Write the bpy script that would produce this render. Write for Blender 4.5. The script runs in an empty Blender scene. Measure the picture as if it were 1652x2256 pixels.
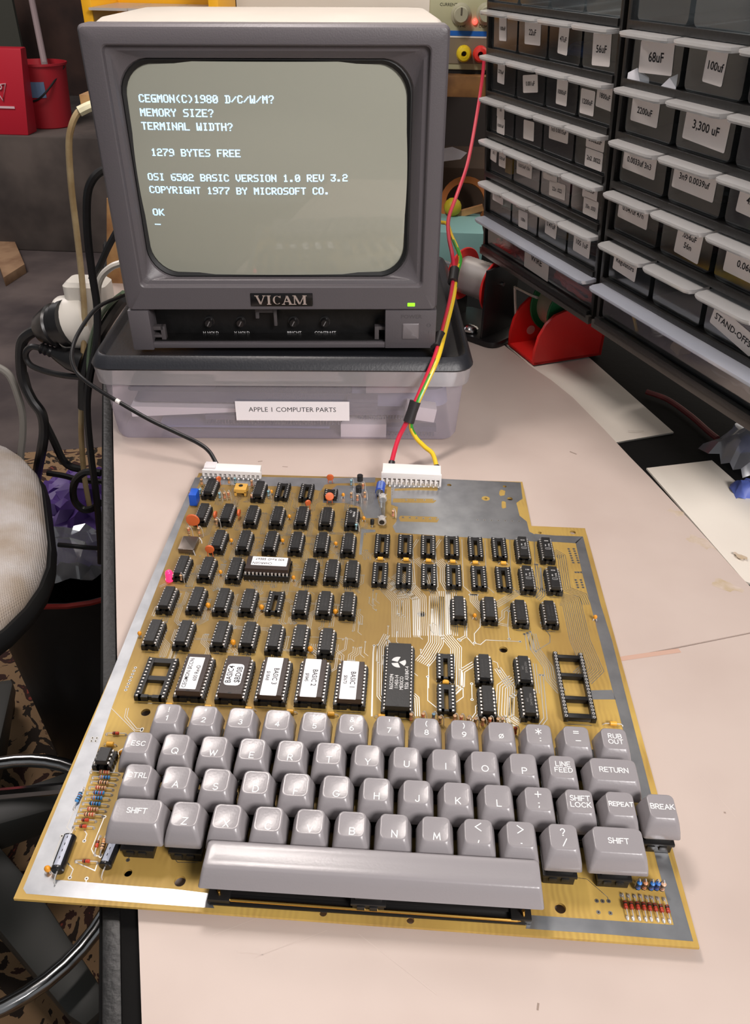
import bpy, bmesh, math, random
from mathutils import Vector, Matrix
random.seed(7)
D = bpy.data
SC = bpy.context.scene
COL = SC.collection
PI = math.pi
S = 0.001            # everything below is written in millimetres in the frame of the circuit board
ZB = 0.756           # board surface above the floor (m); bench top is 6 mm lower
# ------------------------------------------------------------------ camera
CAM_R = ((0.998286, 0.055895, 0.017317), (0.046288, -0.573263, -0.818063), (-0.035798, 0.817463, -0.574868))
CAM_C = (165.598, -183.759, 349.199)
FPX = 1770.69

def W(x, y, z):
    return Vector((x * S, y * S, z * S + ZB))

def ray(u, v):
    a, b = (u - 826) / FPX, (v - 1128) / FPX
    return [CAM_R[0][i] * a + CAM_R[1][i] * b + CAM_R[2][i] for i in range(3)]

def U(u, v, z=0.0):
    """board millimetres of the point of the plane z that the photograph shows at u, v"""
    d = ray(u, v); s = (z - CAM_C[2]) / d[2]
    return (CAM_C[0] + s * d[0], CAM_C[1] + s * d[1], z)

def UY(u, v, y):
    d = ray(u, v); s = (y - CAM_C[1]) / d[1]
    return (CAM_C[0] + s * d[0], y, CAM_C[2] + s * d[2])

cam = D.objects.new('camera', D.cameras.new('camera'))
COL.objects.link(cam)
m = Matrix((
    (CAM_R[0][0], -CAM_R[1][0], -CAM_R[2][0]),
    (CAM_R[0][1], -CAM_R[1][1], -CAM_R[2][1]),
    (CAM_R[0][2], -CAM_R[1][2], -CAM_R[2][2]))).to_4x4()
m.translation = W(*CAM_C)
cam.matrix_world = m
cam.data.sensor_fit = 'HORIZONTAL'
cam.data.sensor_width = 36.0
cam.data.lens = 36.0 * FPX / 1652
cam.data.clip_start = 0.02
cam.data.clip_end = 60
SC.camera = cam
# ------------------------------------------------------------------ light and exposure
vs = SC.view_settings
vs.view_transform = 'Standard'; vs.look = 'None'; vs.gamma = 1.0; vs.use_curve_mapping = False
vs.exposure = 0.0
wd = D.worlds.new('workshop_air'); SC.world = wd; wd.use_nodes = True
wd.node_tree.nodes['Background'].inputs[0].default_value = (0.95, 0.97, 1.0, 1)
wd.node_tree.nodes['Background'].inputs[1].default_value = 0.20

def area(name, loc, target, size, power, color, shape='DISK'):
    l = D.lights.new(name, 'AREA'); l.shape = shape; l.size = size
    l.energy = power; l.color = color
    o = D.objects.new(name, l); COL.objects.link(o)
    o.location = W(*loc)
    o.rotation_euler = (W(*target) - o.location).to_track_quat('-Z', 'Y').to_euler()
    return o
bl = area('bench_lamp_light', (-5, 420, 740), (110, 320, 0), 0.24, 4.0, (1.0, 0.91, 0.86), 'RECTANGLE'); bl.data.size_y = 0.05
area('ceiling_tube_light', (-900, 2500, 2250), (180, 100, 0), 0.5, 0.9, (1.0, 0.92, 0.86))
area('room_lamp_light', (980, -950, 1120), (150, 280, 60), 0.6, 31.0, (1.0, 0.95, 0.93))

area('ledge_fill_light', (-1500, 2000, 1500), (-1300, 2500, -700), 0.9, 30.0, (1.0, 0.92, 0.9))  # added fill with no known lamp, lifts the ledge, floor and bucket
glint_fill = area('glint_fill_light', (400, 1130, 960), (240, 250, 0), 0.8, 3.4, (1.0, 0.96, 0.92), 'RECTANGLE'); glint_fill.data.size_y = 0.4  # unseen lamp added so the right-hand traces and tinning glint
# ------------------------------------------------------------------ materials
def lin(c):
    o = []
    for v in c[:3]:
        v /= 255.0
        o.append(v / 12.92 if v <= 0.04045 else ((v + 0.055) / 1.055) ** 2.4)
    return (*o, 1.0)
MATS = {}
def mat(name, col, rough=0.5, metal=0.0, var=0.0, scale=40.0, bump=0.0, bscale=300.0, col2=None, emit=None, estr=1.0, coat=0.0, spec=0.5, aniso=None, sss=0):
    if name in MATS: return MATS[name]
    mt = D.materials.new(name); mt.use_nodes = True
    n, k = mt.node_tree.nodes, mt.node_tree.links
    b = n['Principled BSDF']
    b.inputs['Base Color'].default_value = lin(col)
    b.inputs['Roughness'].default_value = rough
    b.inputs['Metallic'].default_value = metal
    b.inputs['Specular IOR Level'].default_value = spec
    b.inputs['Coat Weight'].default_value = coat
    tc = n.new('ShaderNodeTexCoord')
    if var or col2:
        nz = n.new('ShaderNodeTexNoise'); nz.inputs['Scale'].default_value = scale; nz.inputs['Detail'].default_value = 4
        k.new(tc.outputs['Object'], nz.inputs['Vector'])
        rp = n.new('ShaderNodeValToRGB')
        c1 = lin(col)
        c2 = lin(col2) if col2 else tuple(x * (1 - var) for x in c1[:3]) + (1,)
        rp.color_ramp.elements[0].color = c2; rp.color_ramp.elements[1].color = c1
        rp.color_ramp.elements[0].position = 0.35; rp.color_ramp.elements[1].position = 0.62
        k.new(nz.outputs['Fac'], rp.inputs['Fac']); k.new(rp.outputs['Color'], b.inputs['Base Color'])
    if bump:
        nb = n.new('ShaderNodeTexNoise'); nb.inputs['Scale'].default_value = bscale; nb.inputs['Detail'].default_value = 3
        k.new(tc.outputs['Object'], nb.inputs['Vector'])
        bp = n.new('ShaderNodeBump'); bp.inputs['Strength'].default_value = bump; bp.inputs['Distance'].default_value = 0.001
        k.new(nb.outputs['Fac'], bp.inputs['Height']); k.new(bp.outputs['Normal'], b.inputs['Normal'])
    if emit:
        b.inputs['Emission Color'].default_value = lin(emit); b.inputs['Emission Strength'].default_value = estr
    MATS[name] = mt
    return mt

def clear(name, tint=(235, 240, 245), milk=0.12, gloss=0.10, rough=0.12, milkcol=(220, 222, 228), graze=0.4, trans=0.4):
    """thin clear plastic sheet: mostly see-through, a little milky, glossy at grazing angles"""
    if name in MATS: return MATS[name]
    mt = D.materials.new(name); mt.use_nodes = True
    n, k = mt.node_tree.nodes, mt.node_tree.links
    n.clear()
    out = n.new('ShaderNodeOutputMaterial')
    tr = n.new('ShaderNodeBsdfTransparent'); tr.inputs[0].default_value = lin(tint)
    df = n.new('ShaderNodeBsdfDiffuse'); df.inputs[0].default_value = lin(milkcol)
    tl = n.new('ShaderNodeBsdfTranslucent'); tl.inputs[0].default_value = lin(milkcol)
    gl = n.new('ShaderNodeBsdfGlossy'); gl.inputs['Roughness'].default_value = rough
    lw = n.new('ShaderNodeLayerWeight'); lw.inputs[0].default_value = 0.35
    md = n.new('ShaderNodeMath'); md.operation = 'MULTIPLY_ADD'; md.inputs[1].default_value = graze; md.inputs[2].default_value = gloss
    k.new(lw.outputs['Fresnel'], md.inputs[0])
    a = n.new('ShaderNodeMixShader'); a.inputs[0].default_value = trans
    k.new(df.outputs[0], a.inputs[1]); k.new(tl.outputs[0], a.inputs[2])
    b = n.new('ShaderNodeMixShader'); b.inputs[0].default_value = milk
    k.new(tr.outputs[0], b.inputs[1]); k.new(a.outputs[0], b.inputs[2])
    c = n.new('ShaderNodeMixShader')
    k.new(md.outputs[0], c.inputs[0]); k.new(b.outputs[0], c.inputs[1]); k.new(gl.outputs[0], c.inputs[2])
    k.new(c.outputs[0], out.inputs[0])
    MATS[name] = mt
    return mt
# ------------------------------------------------------------------ mesh helpers
def rrect(w, h, r, n=4, cx=0.0, cy=0.0):
    """outline of a rounded rectangle, counter-clockwise, 4*(n+1) points"""
    r = max(min(r, w / 2 - 1e-3, h / 2 - 1e-3), 1e-3); pts = []
    for sx, sy, a0 in ((1, 1, 0), (-1, 1, 90), (-1, -1, 180), (1, -1, 270)):
        for i in range(n + 1):
            a = math.radians(a0 + 90.0 * i / n)
            pts.append((cx + sx * (w / 2 - r) + r * math.cos(a), cy + sy * (h / 2 - r) + r * math.sin(a)))
    return pts
def circ(r, n=16, cx=0.0, cy=0.0):
    return [(cx + r * math.cos(2 * PI * i / n), cy + r * math.sin(2 * PI * i / n)) for i in range(n)]
def spline(pts, n=8):
    """Catmull-Rom through the points"""
    P = [Vector(p) for p in pts]
    if len(P) < 3: return P
    Q = [P[0] * 2 - P[1]] + P + [P[-1] * 2 - P[-2]]; out = []
    for i in range(1, len(Q) - 2):
        for j in range(n):
            t = j / n; a, b, c, d = Q[i - 1], Q[i], Q[i + 1], Q[i + 2]
            out.append(0.5 * ((2 * b) + (c - a) * t + (2 * a - 5 * b + 4 * c - d) * t * t + (3 * b - a - 3 * c + d) * t ** 3))
    out.append(P[-1]); return out

class MB:
    def __init__(s): s.v = []; s.f = []; s.mi = []; s.m = 0
    def add(s, vs, fs, mi=None):
        o = len(s.v); s.v += [tuple(p) for p in vs]
        for i, fc in enumerate(fs):
            s.f.append([o + q for q in fc]); s.mi.append(s.m if mi is None else mi[i])
        return s
    def box(s, cx, cy, cz, sx, sy, sz, rot=0.0, ax='z'):
        vs = []
        for dz in (-.5, .5):
            for dx, dy in ((-.5, -.5), (.5, -.5), (.5, .5), (-.5, .5)):
                vs.append(Vector((dx * sx, dy * sy, dz * sz)))
        if rot: 
            M = Matrix.Rotation(rot, 3, ax.upper()); vs = [M @ q for q in vs]
        vs = [(q[0] + cx, q[1] + cy, q[2] + cz) for q in vs]
        return s.add(vs, [(3, 2, 1, 0), (4, 5, 6, 7), (0, 1, 5, 4), (1, 2, 6, 5), (2, 3, 7, 6), (3, 0, 4, 7)])
    def bx(s, x0, x1, y0, y1, z0, z1):
        return s.box((x0 + x1) / 2, (y0 + y1) / 2, (z0 + z1) / 2, x1 - x0, y1 - y0, z1 - z0)
    def loft(s, rings, cap0=True, cap1=True, close=False):
        n = len(rings[0]); vs = [p for r in rings for p in r]; fs = []
        m = len(rings)
        for i in range(m - 1 + (1 if close else 0)):
            a, b = i * n, ((i + 1) % m) * n
            for j in range(n):
                k = (j + 1) % n; fs.append((a + j, a + k, b + k, b + j))
        if not close:
            if cap0: fs.append(tuple(range(n - 1, -1, -1)))
            if cap1: fs.append(tuple((m - 1) * n + j for j in range(n)))
        return s.add(vs, fs)
    def prism(s, poly, z0, z1):
        return s.loft([[(x, y, z0) for x, y in poly], [(x, y, z1) for x, y in poly]])
    def tube(s, pts, r, n=8, ends=True, mfn=None, rfn=None):
        P = [Vector(p) for p in pts]; rings = []; up = None
        for i, p in enumerate(P):
            t = (P[min(i + 1, len(P) - 1)] - P[max(i - 1, 0)])
            if t.length < 1e-9: t = Vector((0, 0, 1))
            t.normalize()
            if up is None:
                up = Vector((0, 0, 1)) if abs(t.z) < .9 else Vector((1, 0, 0))
            up = (up - t * up.dot(t))
            if up.length < 1e-6: up = t.orthogonal()
            up.normalize(); b = t.cross(up); rr = rfn(i / max(1, len(P) - 1)) if rfn else r
            rings.append([tuple(p + up * (rr * math.cos(2 * PI * j / n)) + b * (rr * math.sin(2 * PI * j / n))) for j in range(n)])
        c0 = len(s.f)
        s.loft(rings, ends, ends)
        if mfn:
            for i in range(len(P) - 1):
                for j in range(n): s.mi[c0 + i * n + j] = mfn(i, j)
        return s
    def cyl(s, p0, p1, r, n=16, r1=None):
        a, b = Vector(p0), Vector(p1); d = (b - a).normalized(); u = d.orthogonal().normalized(); w = d.cross(u)
        r1 = r if r1 is None else r1
        f = lambda c, q: [tuple(c + u * (q * math.cos(2 * PI * j / n)) + w * (q * math.sin(2 * PI * j / n))) for j in range(n)]
        return s.loft([f(a, r), f(b, r1)])
    def lathe(s, prof, p0=(0, 0, 0), axis=(0, 0, 1), n=24, cap=True):
        """profile of (radius, height) pairs turned about an axis"""
        a = Vector(p0); d = Vector(axis).normalized(); u = d.orthogonal().normalized(); w = d.cross(u)
        rings = [[tuple(a + d * h + u * (max(r, 1e-4) * math.cos(2 * PI * j / n)) + w * (max(r, 1e-4) * math.sin(2 * PI * j / n))) for j in range(n)] for r, h in prof]
        return s.loft(rings, cap, cap)
    def sph(s, c, rx, ry=None, rz=None, n=12, k=7):
        ry = rx if ry is None else ry; rz = rx if rz is None else rz
        rings = []
        for i in range(k + 1):
            t = PI * (i / k) - PI / 2; t = max(-PI / 2 + .02, min(PI / 2 - .02, t))
            rings.append([(c[0] + rx * math.cos(t) * math.cos(2 * PI * j / n), c[1] + ry * math.cos(t) * math.sin(2 * PI * j / n), c[2] + rz * math.sin(t)) for j in range(n)])
        return s.loft(rings)
    def quad(s, a, b, c, d): return s.add([a, b, c, d], [(0, 1, 2, 3)])
    def strip(s, pts, w, z0, z1):
        """flat mitred ribbon along a 2-D polyline"""
        P = [Vector(p[:2]) for p in pts]; L = []; Rr = []
        for i, p in enumerate(P):
            t0 = (p - P[i - 1]).normalized() if i else None
            t1 = (P[i + 1] - p).normalized() if i < len(P) - 1 else None
            if t0 is None: t0 = t1
            if t1 is None: t1 = t0
            t = (t0 + t1)
            t = t.normalized() if t.length > 1e-6 else t0
            nrm = Vector((-t.y, t.x)); k = max(.5, nrm.dot(Vector((-t0.y, t0.x))))
            L.append(p + nrm * (w / 2 / k)); Rr.append(p - nrm * (w / 2 / k))
        n = len(P)
        vs = [(q.x, q.y, z1) for q in L] + [(q.x, q.y, z1) for q in Rr]
        fs = [(n + i, n + i + 1, i + 1, i) for i in range(n - 1)]
        return s.add(vs, fs)
    def xf(s, M, start=0):
        s.v[start:] = [tuple(M @ Vector(p)) for p in s.v[start:]]; return s
    def mesh(s, name, mats, smooth=True, angle=35, bevel=0.0, seg=2, bangle=30):
        me = D.meshes.new(name)
        me.from_pydata([(a * S, b * S, c * S) for a, b, c in s.v], [], s.f)
        for q in (mats if isinstance(mats, (list, tuple)) else [mats]): me.materials.append(q)
        me.polygons.foreach_set('material_index', s.mi)
        if bevel:
            bm = bmesh.new(); bm.from_mesh(me)
            ed = [e for e in bm.edges if len(e.link_faces) == 2 and e.calc_face_angle(0) > math.radians(bangle)]
            bmesh.ops.bevel(bm, geom=ed, offset=bevel * S, segments=seg, profile=0.6, affect='EDGES', clamp_overlap=True)
            bm.to_mesh(me); bm.free()
        me.update()
        if smooth:
            me.polygons.foreach_set('use_smooth', [True] * len(me.polygons))
            me.set_sharp_from_angle(angle=math.radians(angle))
        return me
    def obj(s, name, mats, parent=None, loc=None, rz=0.0, **kw):
        return link(name, s.mesh(name, mats, **kw), parent, loc, rz)

def link(name, me, parent=None, loc=None, rz=0.0):
    """loc is in millimetres: of the parent for a part, of the board frame for a top-level thing"""
    o = D.objects.new(name, me); COL.objects.link(o)
    if parent is not None:
        o.parent = parent
        if loc is not None: o.location = Vector(loc) * S
    else:
        o.location = W(*(loc or (0, 0, 0)))
    o.rotation_euler = (0, 0, rz)
    return o
def thing(name, label, cat, loc=(0, 0, 0), rz=0.0, group=None):
    o = link(name, None, None, loc, rz); o.empty_display_size = 0.02
    return tag(o, label, cat, group)
def tag(o, label, cat, group=None):
    o['label'] = label; o['category'] = cat
    if group: o['group'] = group
    return o
def struct(o):
    o['kind'] = 'structure'; return o

_tc = {}
def text2d(s, size, bold=0.0, align='CENTER', sx=1.0, space=1.0):
    """flat letter outlines of a string: (points, faces) about the origin, size in mm of the capital height"""
    key = (s, bold, align, space)
    if key not in _tc:
        cu = D.curves.new('lettering', 'FONT'); cu.body = s; cu.size = 1.0; cu.align_x = align; cu.align_y = 'CENTER'
        cu.offset = bold; cu.space_character = space; cu.resolution_u = 2; cu.space_line = 0.95
        ob = D.objects.new('lettering', cu); me = ob.to_mesh()
        _tc[key] = ([tuple(q.co[:2]) for q in me.vertices], [tuple(p.vertices) for p in me.polygons])
        ob.to_mesh_clear(); D.objects.remove(ob); D.curves.remove(cu)
    P, F = _tc[key]; k = size / 0.70
    return [(x * k * sx, y * k) for x, y in P], F
def put_text(mb, s, size, place, **kw):
    P, F = text2d(s, size, **kw)
    mb.add([place(x, y) for x, y in P], F); return mb
# ------------------------------------------------------------------ the room
m_black = mat('black_plastic', (24, 23, 23), 0.45, var=0.2, scale=60)
m_floor = mat('floor_concrete', (104, 92, 88), 0.9, scale=3.2, col2=(66, 57, 57), bump=0.4, bscale=40)
m_wood = mat('pale_wood', (205, 160, 105), 0.7, scale=22, col2=(150, 102, 62))
struct(MB().bx(-5200, 3200, -2600, 5200, -760, -756).obj('floor', m_floor))
struct(MB().bx(-140, 2600, 1262, 1310, -756, 1700).obj('wall_back', mat('workshop_wall', (228, 220, 206), 0.9, scale=5, col2=(214, 204, 188))))
struct(MB().bx(-5200, -140, 4300, 4350, -756, 1700).obj('wall_far', mat('brown_panel_wall', (74, 52, 44), 0.8, scale=6, col2=(48, 34, 30))))
m_ledge = mat('ledge_concrete', (98, 88, 82), 0.95, scale=4, col2=(64, 57, 54), bump=0.5, bscale=25)
struct(MB().bx(-4200, -420, 3240, 4300, -756, -296).obj('floor_ledge', m_ledge, bevel=8))
shade_o = MB().bx(-140, 520, 1250, 1261, -756, 262).obj('shade_panel', mat('shade_brown', (40, 30, 24), .8))  # dark sheet added in place of the shade under the wooden shelf
tag(shade_o, 'added dark panel standing in for shade behind the bench', 'panel')
# patterned rug
def rug_mat():
    mt = D.materials.new('patterned_rug'); mt.use_nodes = True
    n, k = mt.node_tree.nodes, mt.node_tree.links; b = n['Principled BSDF']; b.inputs['Roughness'].default_value = 1
    tc = n.new('ShaderNodeTexCoord')
    def ramp(scale, stops, det=5, dist=1.2):
        nz = n.new('ShaderNodeTexNoise'); nz.inputs['Scale'].default_value = scale; nz.inputs['Detail'].default_value = det; nz.inputs['Distortion'].default_value = dist
        k.new(tc.outputs['Object'], nz.inputs['Vector']); r = n.new('ShaderNodeValToRGB'); k.new(nz.outputs['Fac'], r.inputs['Fac'])
        el = r.color_ramp.elements
        while len(el) < len(stops): el.new(0.5)
        for e, (p, c) in zip(el, stops): e.position = p; e.color = lin(c)
        r.color_ramp.interpolation = 'CONSTANT'; return r
    a = ramp(19, [(0, (44, 34, 26)), (.42, (150, 120, 88)), (.56, (62, 38, 32)), (.66, (140, 62, 50))])
    k.new(a.outputs['Color'], b.inputs['Base Color']); return mt
rug = MB().prism([(-1500, -700), (330, -250), (120, 700), (-560, 1640), (-1500, 1420)], -756, -750).obj('rug', rug_mat())
tag(rug, 'worn floor rug with red, cream and dark leaf pattern beside the bench', 'rug')

# ------------------------------------------------------------------ the workbench
BA = math.radians(18.55); E1 = Vector((math.cos(BA), math.sin(BA))); E2 = Vector((-math.sin(BA), math.cos(BA)))
BO = Vector(U(258, 1440, -6)[:2])                 # a point of the left edge of the white sheet
def bp(a, b): q = BO + E1 * a + E2 * b; return (q.x, q.y)
sq = Vector(U(1375, 1450, -6)[:2]); SB = (sq - BO).dot(E2)     # the seam runs along E1 at this distance
curve = [U(u, v, -6)[:2] for u, v in ((1100, 752), (1168, 806), (1215, 838), (1262, 876), (1330, 945), (1385, 1004), (1432, 1052), (1492, 1116), (1560, 1190), (1620, 1258), (1660, 1300))]
m_sheet = mat('white_laminate', (200, 183, 173), 0.45, scale=9, col2=(191, 173, 163), bump=0.04, bscale=60)
bench = thing('workbench', 'black bench carrying white laminate sheets under the computer board', 'workbench', (BO.x, BO.y, -9))
off = (BO.x, BO.y)
rel = lambda pts: [(x - off[0], y - off[1]) for x, y in pts]
m_bench = mat('bench_black', (14, 13, 12), 0.8, spec=.15, scale=30, col2=(14, 13, 13), bump=0.3, bscale=120)
MB().prism(rel([bp(-10.5, -700), bp(760, -700), bp(760, 860), bp(-10.5, 860)]), -36, 0).obj('bench_top', m_bench, bench, bevel=2)
MB().prism(rel([bp(-8.5, -700), bp(-.8, -700), bp(-.8, 860), bp(-8.5, 860)]), -1, 2.6).obj('edge_strip', mat('worn_edge', (15, 14, 13), 0.45, scale=50, col2=(8, 8, 8), bump=0.35, bscale=260), bench, bevel=.8)
for a, b in ((20, -640), (20, 820), (715, -640), (715, 820)):
    q = bp(a, b); MB().bx(-25, 25, -25, 25, -711, 0).obj('leg', m_bench, bench, loc=(q[0] - off[0], q[1] - off[1], -36))
back_poly = [bp(0, SB + 0.6), bp(0, 850)] + [bp(330, 850)] + curve + [bp(560, SB + 0.6)]
r = BO + E1 * 560; 
back_poly[-1] = (curve[-1][0] + 12, 0)
t = Vector(curve[-1]) ; aa = (t - BO).dot(E1); back_poly[-1] = bp(aa + 25, SB + 0.6)
MB().prism(rel(back_poly), 0, 3).obj('white_sheet', m_sheet, bench)
front_poly = [bp(7, -700), bp(560, -700), bp(560, SB - 0.6), bp(7, SB - 0.6)]
MB().prism(rel(front_poly), 0, 3).obj('white_sheet', m_sheet, bench)
# tan scar along the seam
a0 = Vector(U(1378, 1450, -6)[:2]); a1 = Vector(U(1495, 1430, -6)[:2])
MB().strip([tuple(a0 - E1 * 12 - Vector(off)), tuple(a0 - Vector(off)), tuple(a1 - E2 * 1.2 - Vector(off))], 3.6, 3.0, 3.12).obj('glue_scar', mat('tan_scar', (196, 160, 142), 0.7), bench)
# the two white panels on the low black part of the bench
def panel(pts, label):
    P = [U(u, v, -7.5)[:2] for u, v in pts]; c = P[0]
    o = MB().prism([(x - c[0], y - c[1]) for x, y in P][::-1], 0, 1.5).obj('white_panel', mat('panel_white', (228, 220, 208), 0.55, scale=9, col2=(220, 210, 198)), loc=(c[0], c[1], -9))
    return tag(o, label, 'panel')
panel([(1354, 975), (1484, 952), (1304, 793), (1245, 745), (1100, 745)], 'white panel on the black bench beside the red reel holder')
panel([(1424, 1031), (1568, 1014), (1720, 1148), (1720, 1310), (1640, 1280)], 'white panel on the black bench in front of the dark gap')
# marks on the white sheets
m_mark = mat('dark_mark', (150, 132, 120), 0.8)
def mark(pts, w):
    P = [U(u, v, -6)[:2] for u, v in pts]
    MB().strip(rel(P), w, 3.06, 3.08).obj('scratch', m_mark if w > .25 else mat('faint_scratch', (206, 190, 180), .7), bench)
for pts, w in (([(1255, 995), (1270, 1001)], 1.6), ([(1383, 950), (1418, 950)], .5), ([(1538, 1702), (1620, 1800)], .22), ([(1594, 1790), (1599, 1791)], 1.0),
               ([(350, 1330 - 60), (362, 1268)], .5), ([(560, 2110), (720, 2050)], .22), ([(790, 2058), (960, 2190)], .25), ([(525, 2098), (585, 2104)], .24), ([(470, 2060), (600, 2010)], .2),
               ([(568, 1017), (578, 1016)], 1.2), ([(622, 1028), (634, 1029)], .9), ([(1184, 2226), (1186, 2210)], .8), ([(1500, 1960), (1530, 1975)], .2)):
    mark(pts, w)
m_stain = mat('yellow_stain', (203, 186, 174), 0.5, scale=90, col2=(188, 168, 140))
for u, v, a, b in ((1545, 1195, 9, 5), (1490, 1130, 6, 3), (1600, 1290, 10, 4), (1630, 1225, 4, 2.4)):
    c = U(u, v, -6); n_ = 18
    MB().add([(c[0] - off[0] + a * (1 + .35 * math.sin(3 * t + u)) * math.cos(t) * .8 - b * math.sin(t), c[1] - off[1] + b * 1.6 * (1 + .3 * math.sin(5 * t)) * math.sin(t), 3.05) for t in [2 * PI * i / n_ for i in range(n_)]], [tuple(range(n_))]).obj('stain', m_stain, bench)

# ------------------------------------------------------------------ storage box under the monitor
CX, CY, CA = -88.2, 413.2, math.radians(3.85)
box = thing('storage_box', 'clear plastic storage box with black lid under the monitor', 'storage box', (CX, CY, -6), CA)
box.rotation_euler = (0, math.radians(-0.35), CA)
m_box = clear('box_plastic', milk=0.25, graze=0.2, gloss=0.04, rough=0.2, milkcol=(246, 238, 246), tint=(240, 238, 248), trans=0.12)
BW, BD = 298, 262
def ring(w, d, r, z, cx=BW / 2, cy=BD / 2): return [(x, y, z) for x, y in rrect(w, d, r, 5, cx, cy)]
MB().loft([ring(BW - 6, BD - 6, 10, 0), ring(BW, BD, 14, 4), ring(BW + 6, BD + 6, 14, 55)], True, False).obj('body', m_box, box)
MB().loft([ring(BW + 8, BD + 8, 14, 55), ring(BW + 14, BD + 14, 16, 55.5), ring(BW + 17, BD + 17, 17, 70)], False, False).obj('rim', clear('box_rim_plastic', milk=0.5, gloss=0.06, rough=0.2, milkcol=(238, 232, 234), tint=(230, 226, 232)), box)
m_lid = mat('lid_black', (33, 34, 39), 0.42, bump=0.15, bscale=500)
MB().loft([ring(BW + 17.5, BD + 17.5, 17, 69.6), ring(BW + 19, BD + 19, 18, 71), ring(BW + 16, BD + 16, 16, 73.5), ring(BW + 9, BD + 9, 14, 79), ring(BW + 5, BD + 5, 13, 80), ring(BW + 1, BD + 1, 12, 79), ring(BW - 4, BD - 4, 10, 75.2), ring(BW - 6, BD - 6, 10, 74.8)]).obj('lid', m_lid, box)
lab = MB().bx(107.5, 204, -3.6, -3.2, 21.3, 39.4)
lb = lab.obj('paper_label', mat('paper_white', (244, 238, 240), 0.7), box)
lb.location = (0, 0, 0)
put_text(MB(), 'APPLE 1 COMPUTER PARTS', 4.3, lambda x, y: (155.7 + x, -3.66, 31.6 + y), bold=0.0, sx=1.0).obj('lettering', mat('ink_black', (32, 30, 34), 0.7), lb)
# what shows through the front of the box
def inside(name, label, cat, mb, mts, loc, rz=0.0, group=None, **kw):
    o = mb.obj(name, mts, **kw); o.matrix_world = box_M @ Matrix.Translation(Vector(loc) * S) @ Matrix.Rotation(rz, 4, 'Z')
    return tag(o, label, cat, group)
box_M = Matrix.Translation(W(CX, CY, -6)) @ Matrix.Rotation(CA, 4, 'Z')
m_card = mat('cream_card', (255, 246, 238), 0.8); m_foam = mat('black_foam', (50, 52, 74), 0.9); m_bag = mat('grey_antistatic', (150, 148, 168), 0.4)
tick = MB(); tick.bx(0, 146, 0, 60, 0, 2.6)
for i in range(3): 
    inside('card_strip', ('topmost', 'middle', 'lowest')[i] + ' of the three cream card strips inside the clear box', 'card strip', MB().bx(0, 150, 0, 60, 0, 3), m_card, (44 + i * 2, 20 + i * 2, 53 - i * 4.2), .02, bevel=.4)
inside('foam_block', 'dark foam block at the left end inside the clear box', 'foam', MB().loft([[(x, y, 0) for x, y in rrect(75, 70, 6, 4, 37, 35)], [(x, y, 12) for x, y in rrect(68, 64, 6, 4, 40, 35)]]), m_foam, (13, 14, 40), .03)
inside('foam_block', 'flat dark foam sheet below the foam block inside the clear box', 'foam', MB().loft([[(x, y, 0) for x, y in rrect(190, 90, 6, 4, 95, 45)], [(x, y, 9) for x, y in rrect(184, 86, 6, 4, 97, 45)]]), m_foam, (16, 16, 29), -.01)
inside('paper_fold', 'folded cream paper lying across the middle of the clear box', 'paper', MB().loft([[(0, 0, 0), (100, 0, 6), (100, 80, 6), (0, 80, 0)], [(0, 0, 10), (100, 0, 9), (100, 80, 9), (0, 80, 10)]]), m_card, (14, 12, 16))
def tube_of_chips(label, x, y, z, L, rz):
    b = MB(); b.bx(0, L, 0, 8, 3, 7.5)
    for i in range(int(L / 2.6)): b.box(1.6 + i * 2.6, -.2, 1.4, .7, .5, 3.4); b.sph((1.6 + i * 2.6, -.2, 0), .8, n=6, k=4)
    inside('connector_strip', label, 'connector', b, mat('connector_grey', (64, 66, 92), 0.5), (x, y, z), rz)
tube_of_chips('long pin connector strip behind the paper label inside the box', 78, 10, 12, 122, 0)
tube_of_chips('short pin connector strip near the right bottom of the box', 232, 8, 3, 48, 0)
tube_of_chips('pin connector strip above the small white carton inside the box', 212, 14, 16, 40, 0)
inside('small_carton', 'small white carton lying on the bottom of the clear box', 'carton', MB().bx(0, 40, 0, 16, 0, 13), m_card, (196, 6, 1), bevel=.6)
inside('small_carton', 'tilted small white carton at the right end of the clear box', 'carton', MB().bx(0, 26, 0, 14, 0, 13).xf(Matrix.Rotation(.15, 4, 'Y')), m_card, (252, 8, 19), bevel=.6)
inside('envelope', 'kraft envelope standing at the right inside the clear box', 'envelope', MB().bx(0, 48, 0, 2, 0, 24), mat('kraft', (205, 186, 178), 0.8), (218, 18, 38), .05)
inside('antistatic_bag', 'grey antistatic bag filling the right half of the clear box', 'bag', MB().loft([[(x, y, 0) for x, y in rrect(180, 80, 14, 4, 90, 40)], [(x, y, 14) for x, y in rrect(176, 70, 14, 4, 90, 40)]]), m_bag, (112, 22, 22), .02)
inside('terminal_block', 'dark finned terminal block in the clear box beside the label', 'terminal block', MB().bx(0, 26, 0, 12, 0, 15).bx(0, 26, -1, 0, 3, 4).bx(0, 26, -1, 0, 7, 8).bx(0, 26, -1, 0, 11, 12), mat('block_grey', (86, 84, 96), 0.4), (202, 4, 24), bevel=.3)
inside('circuit_card', 'green-grey circuit card lying on the floor of the clear box', 'circuit card', MB().bx(0, 150, 0, 90, 0, 2), mat('card_grey', (120, 124, 156), 0.4), (36, 14, 5))

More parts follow.
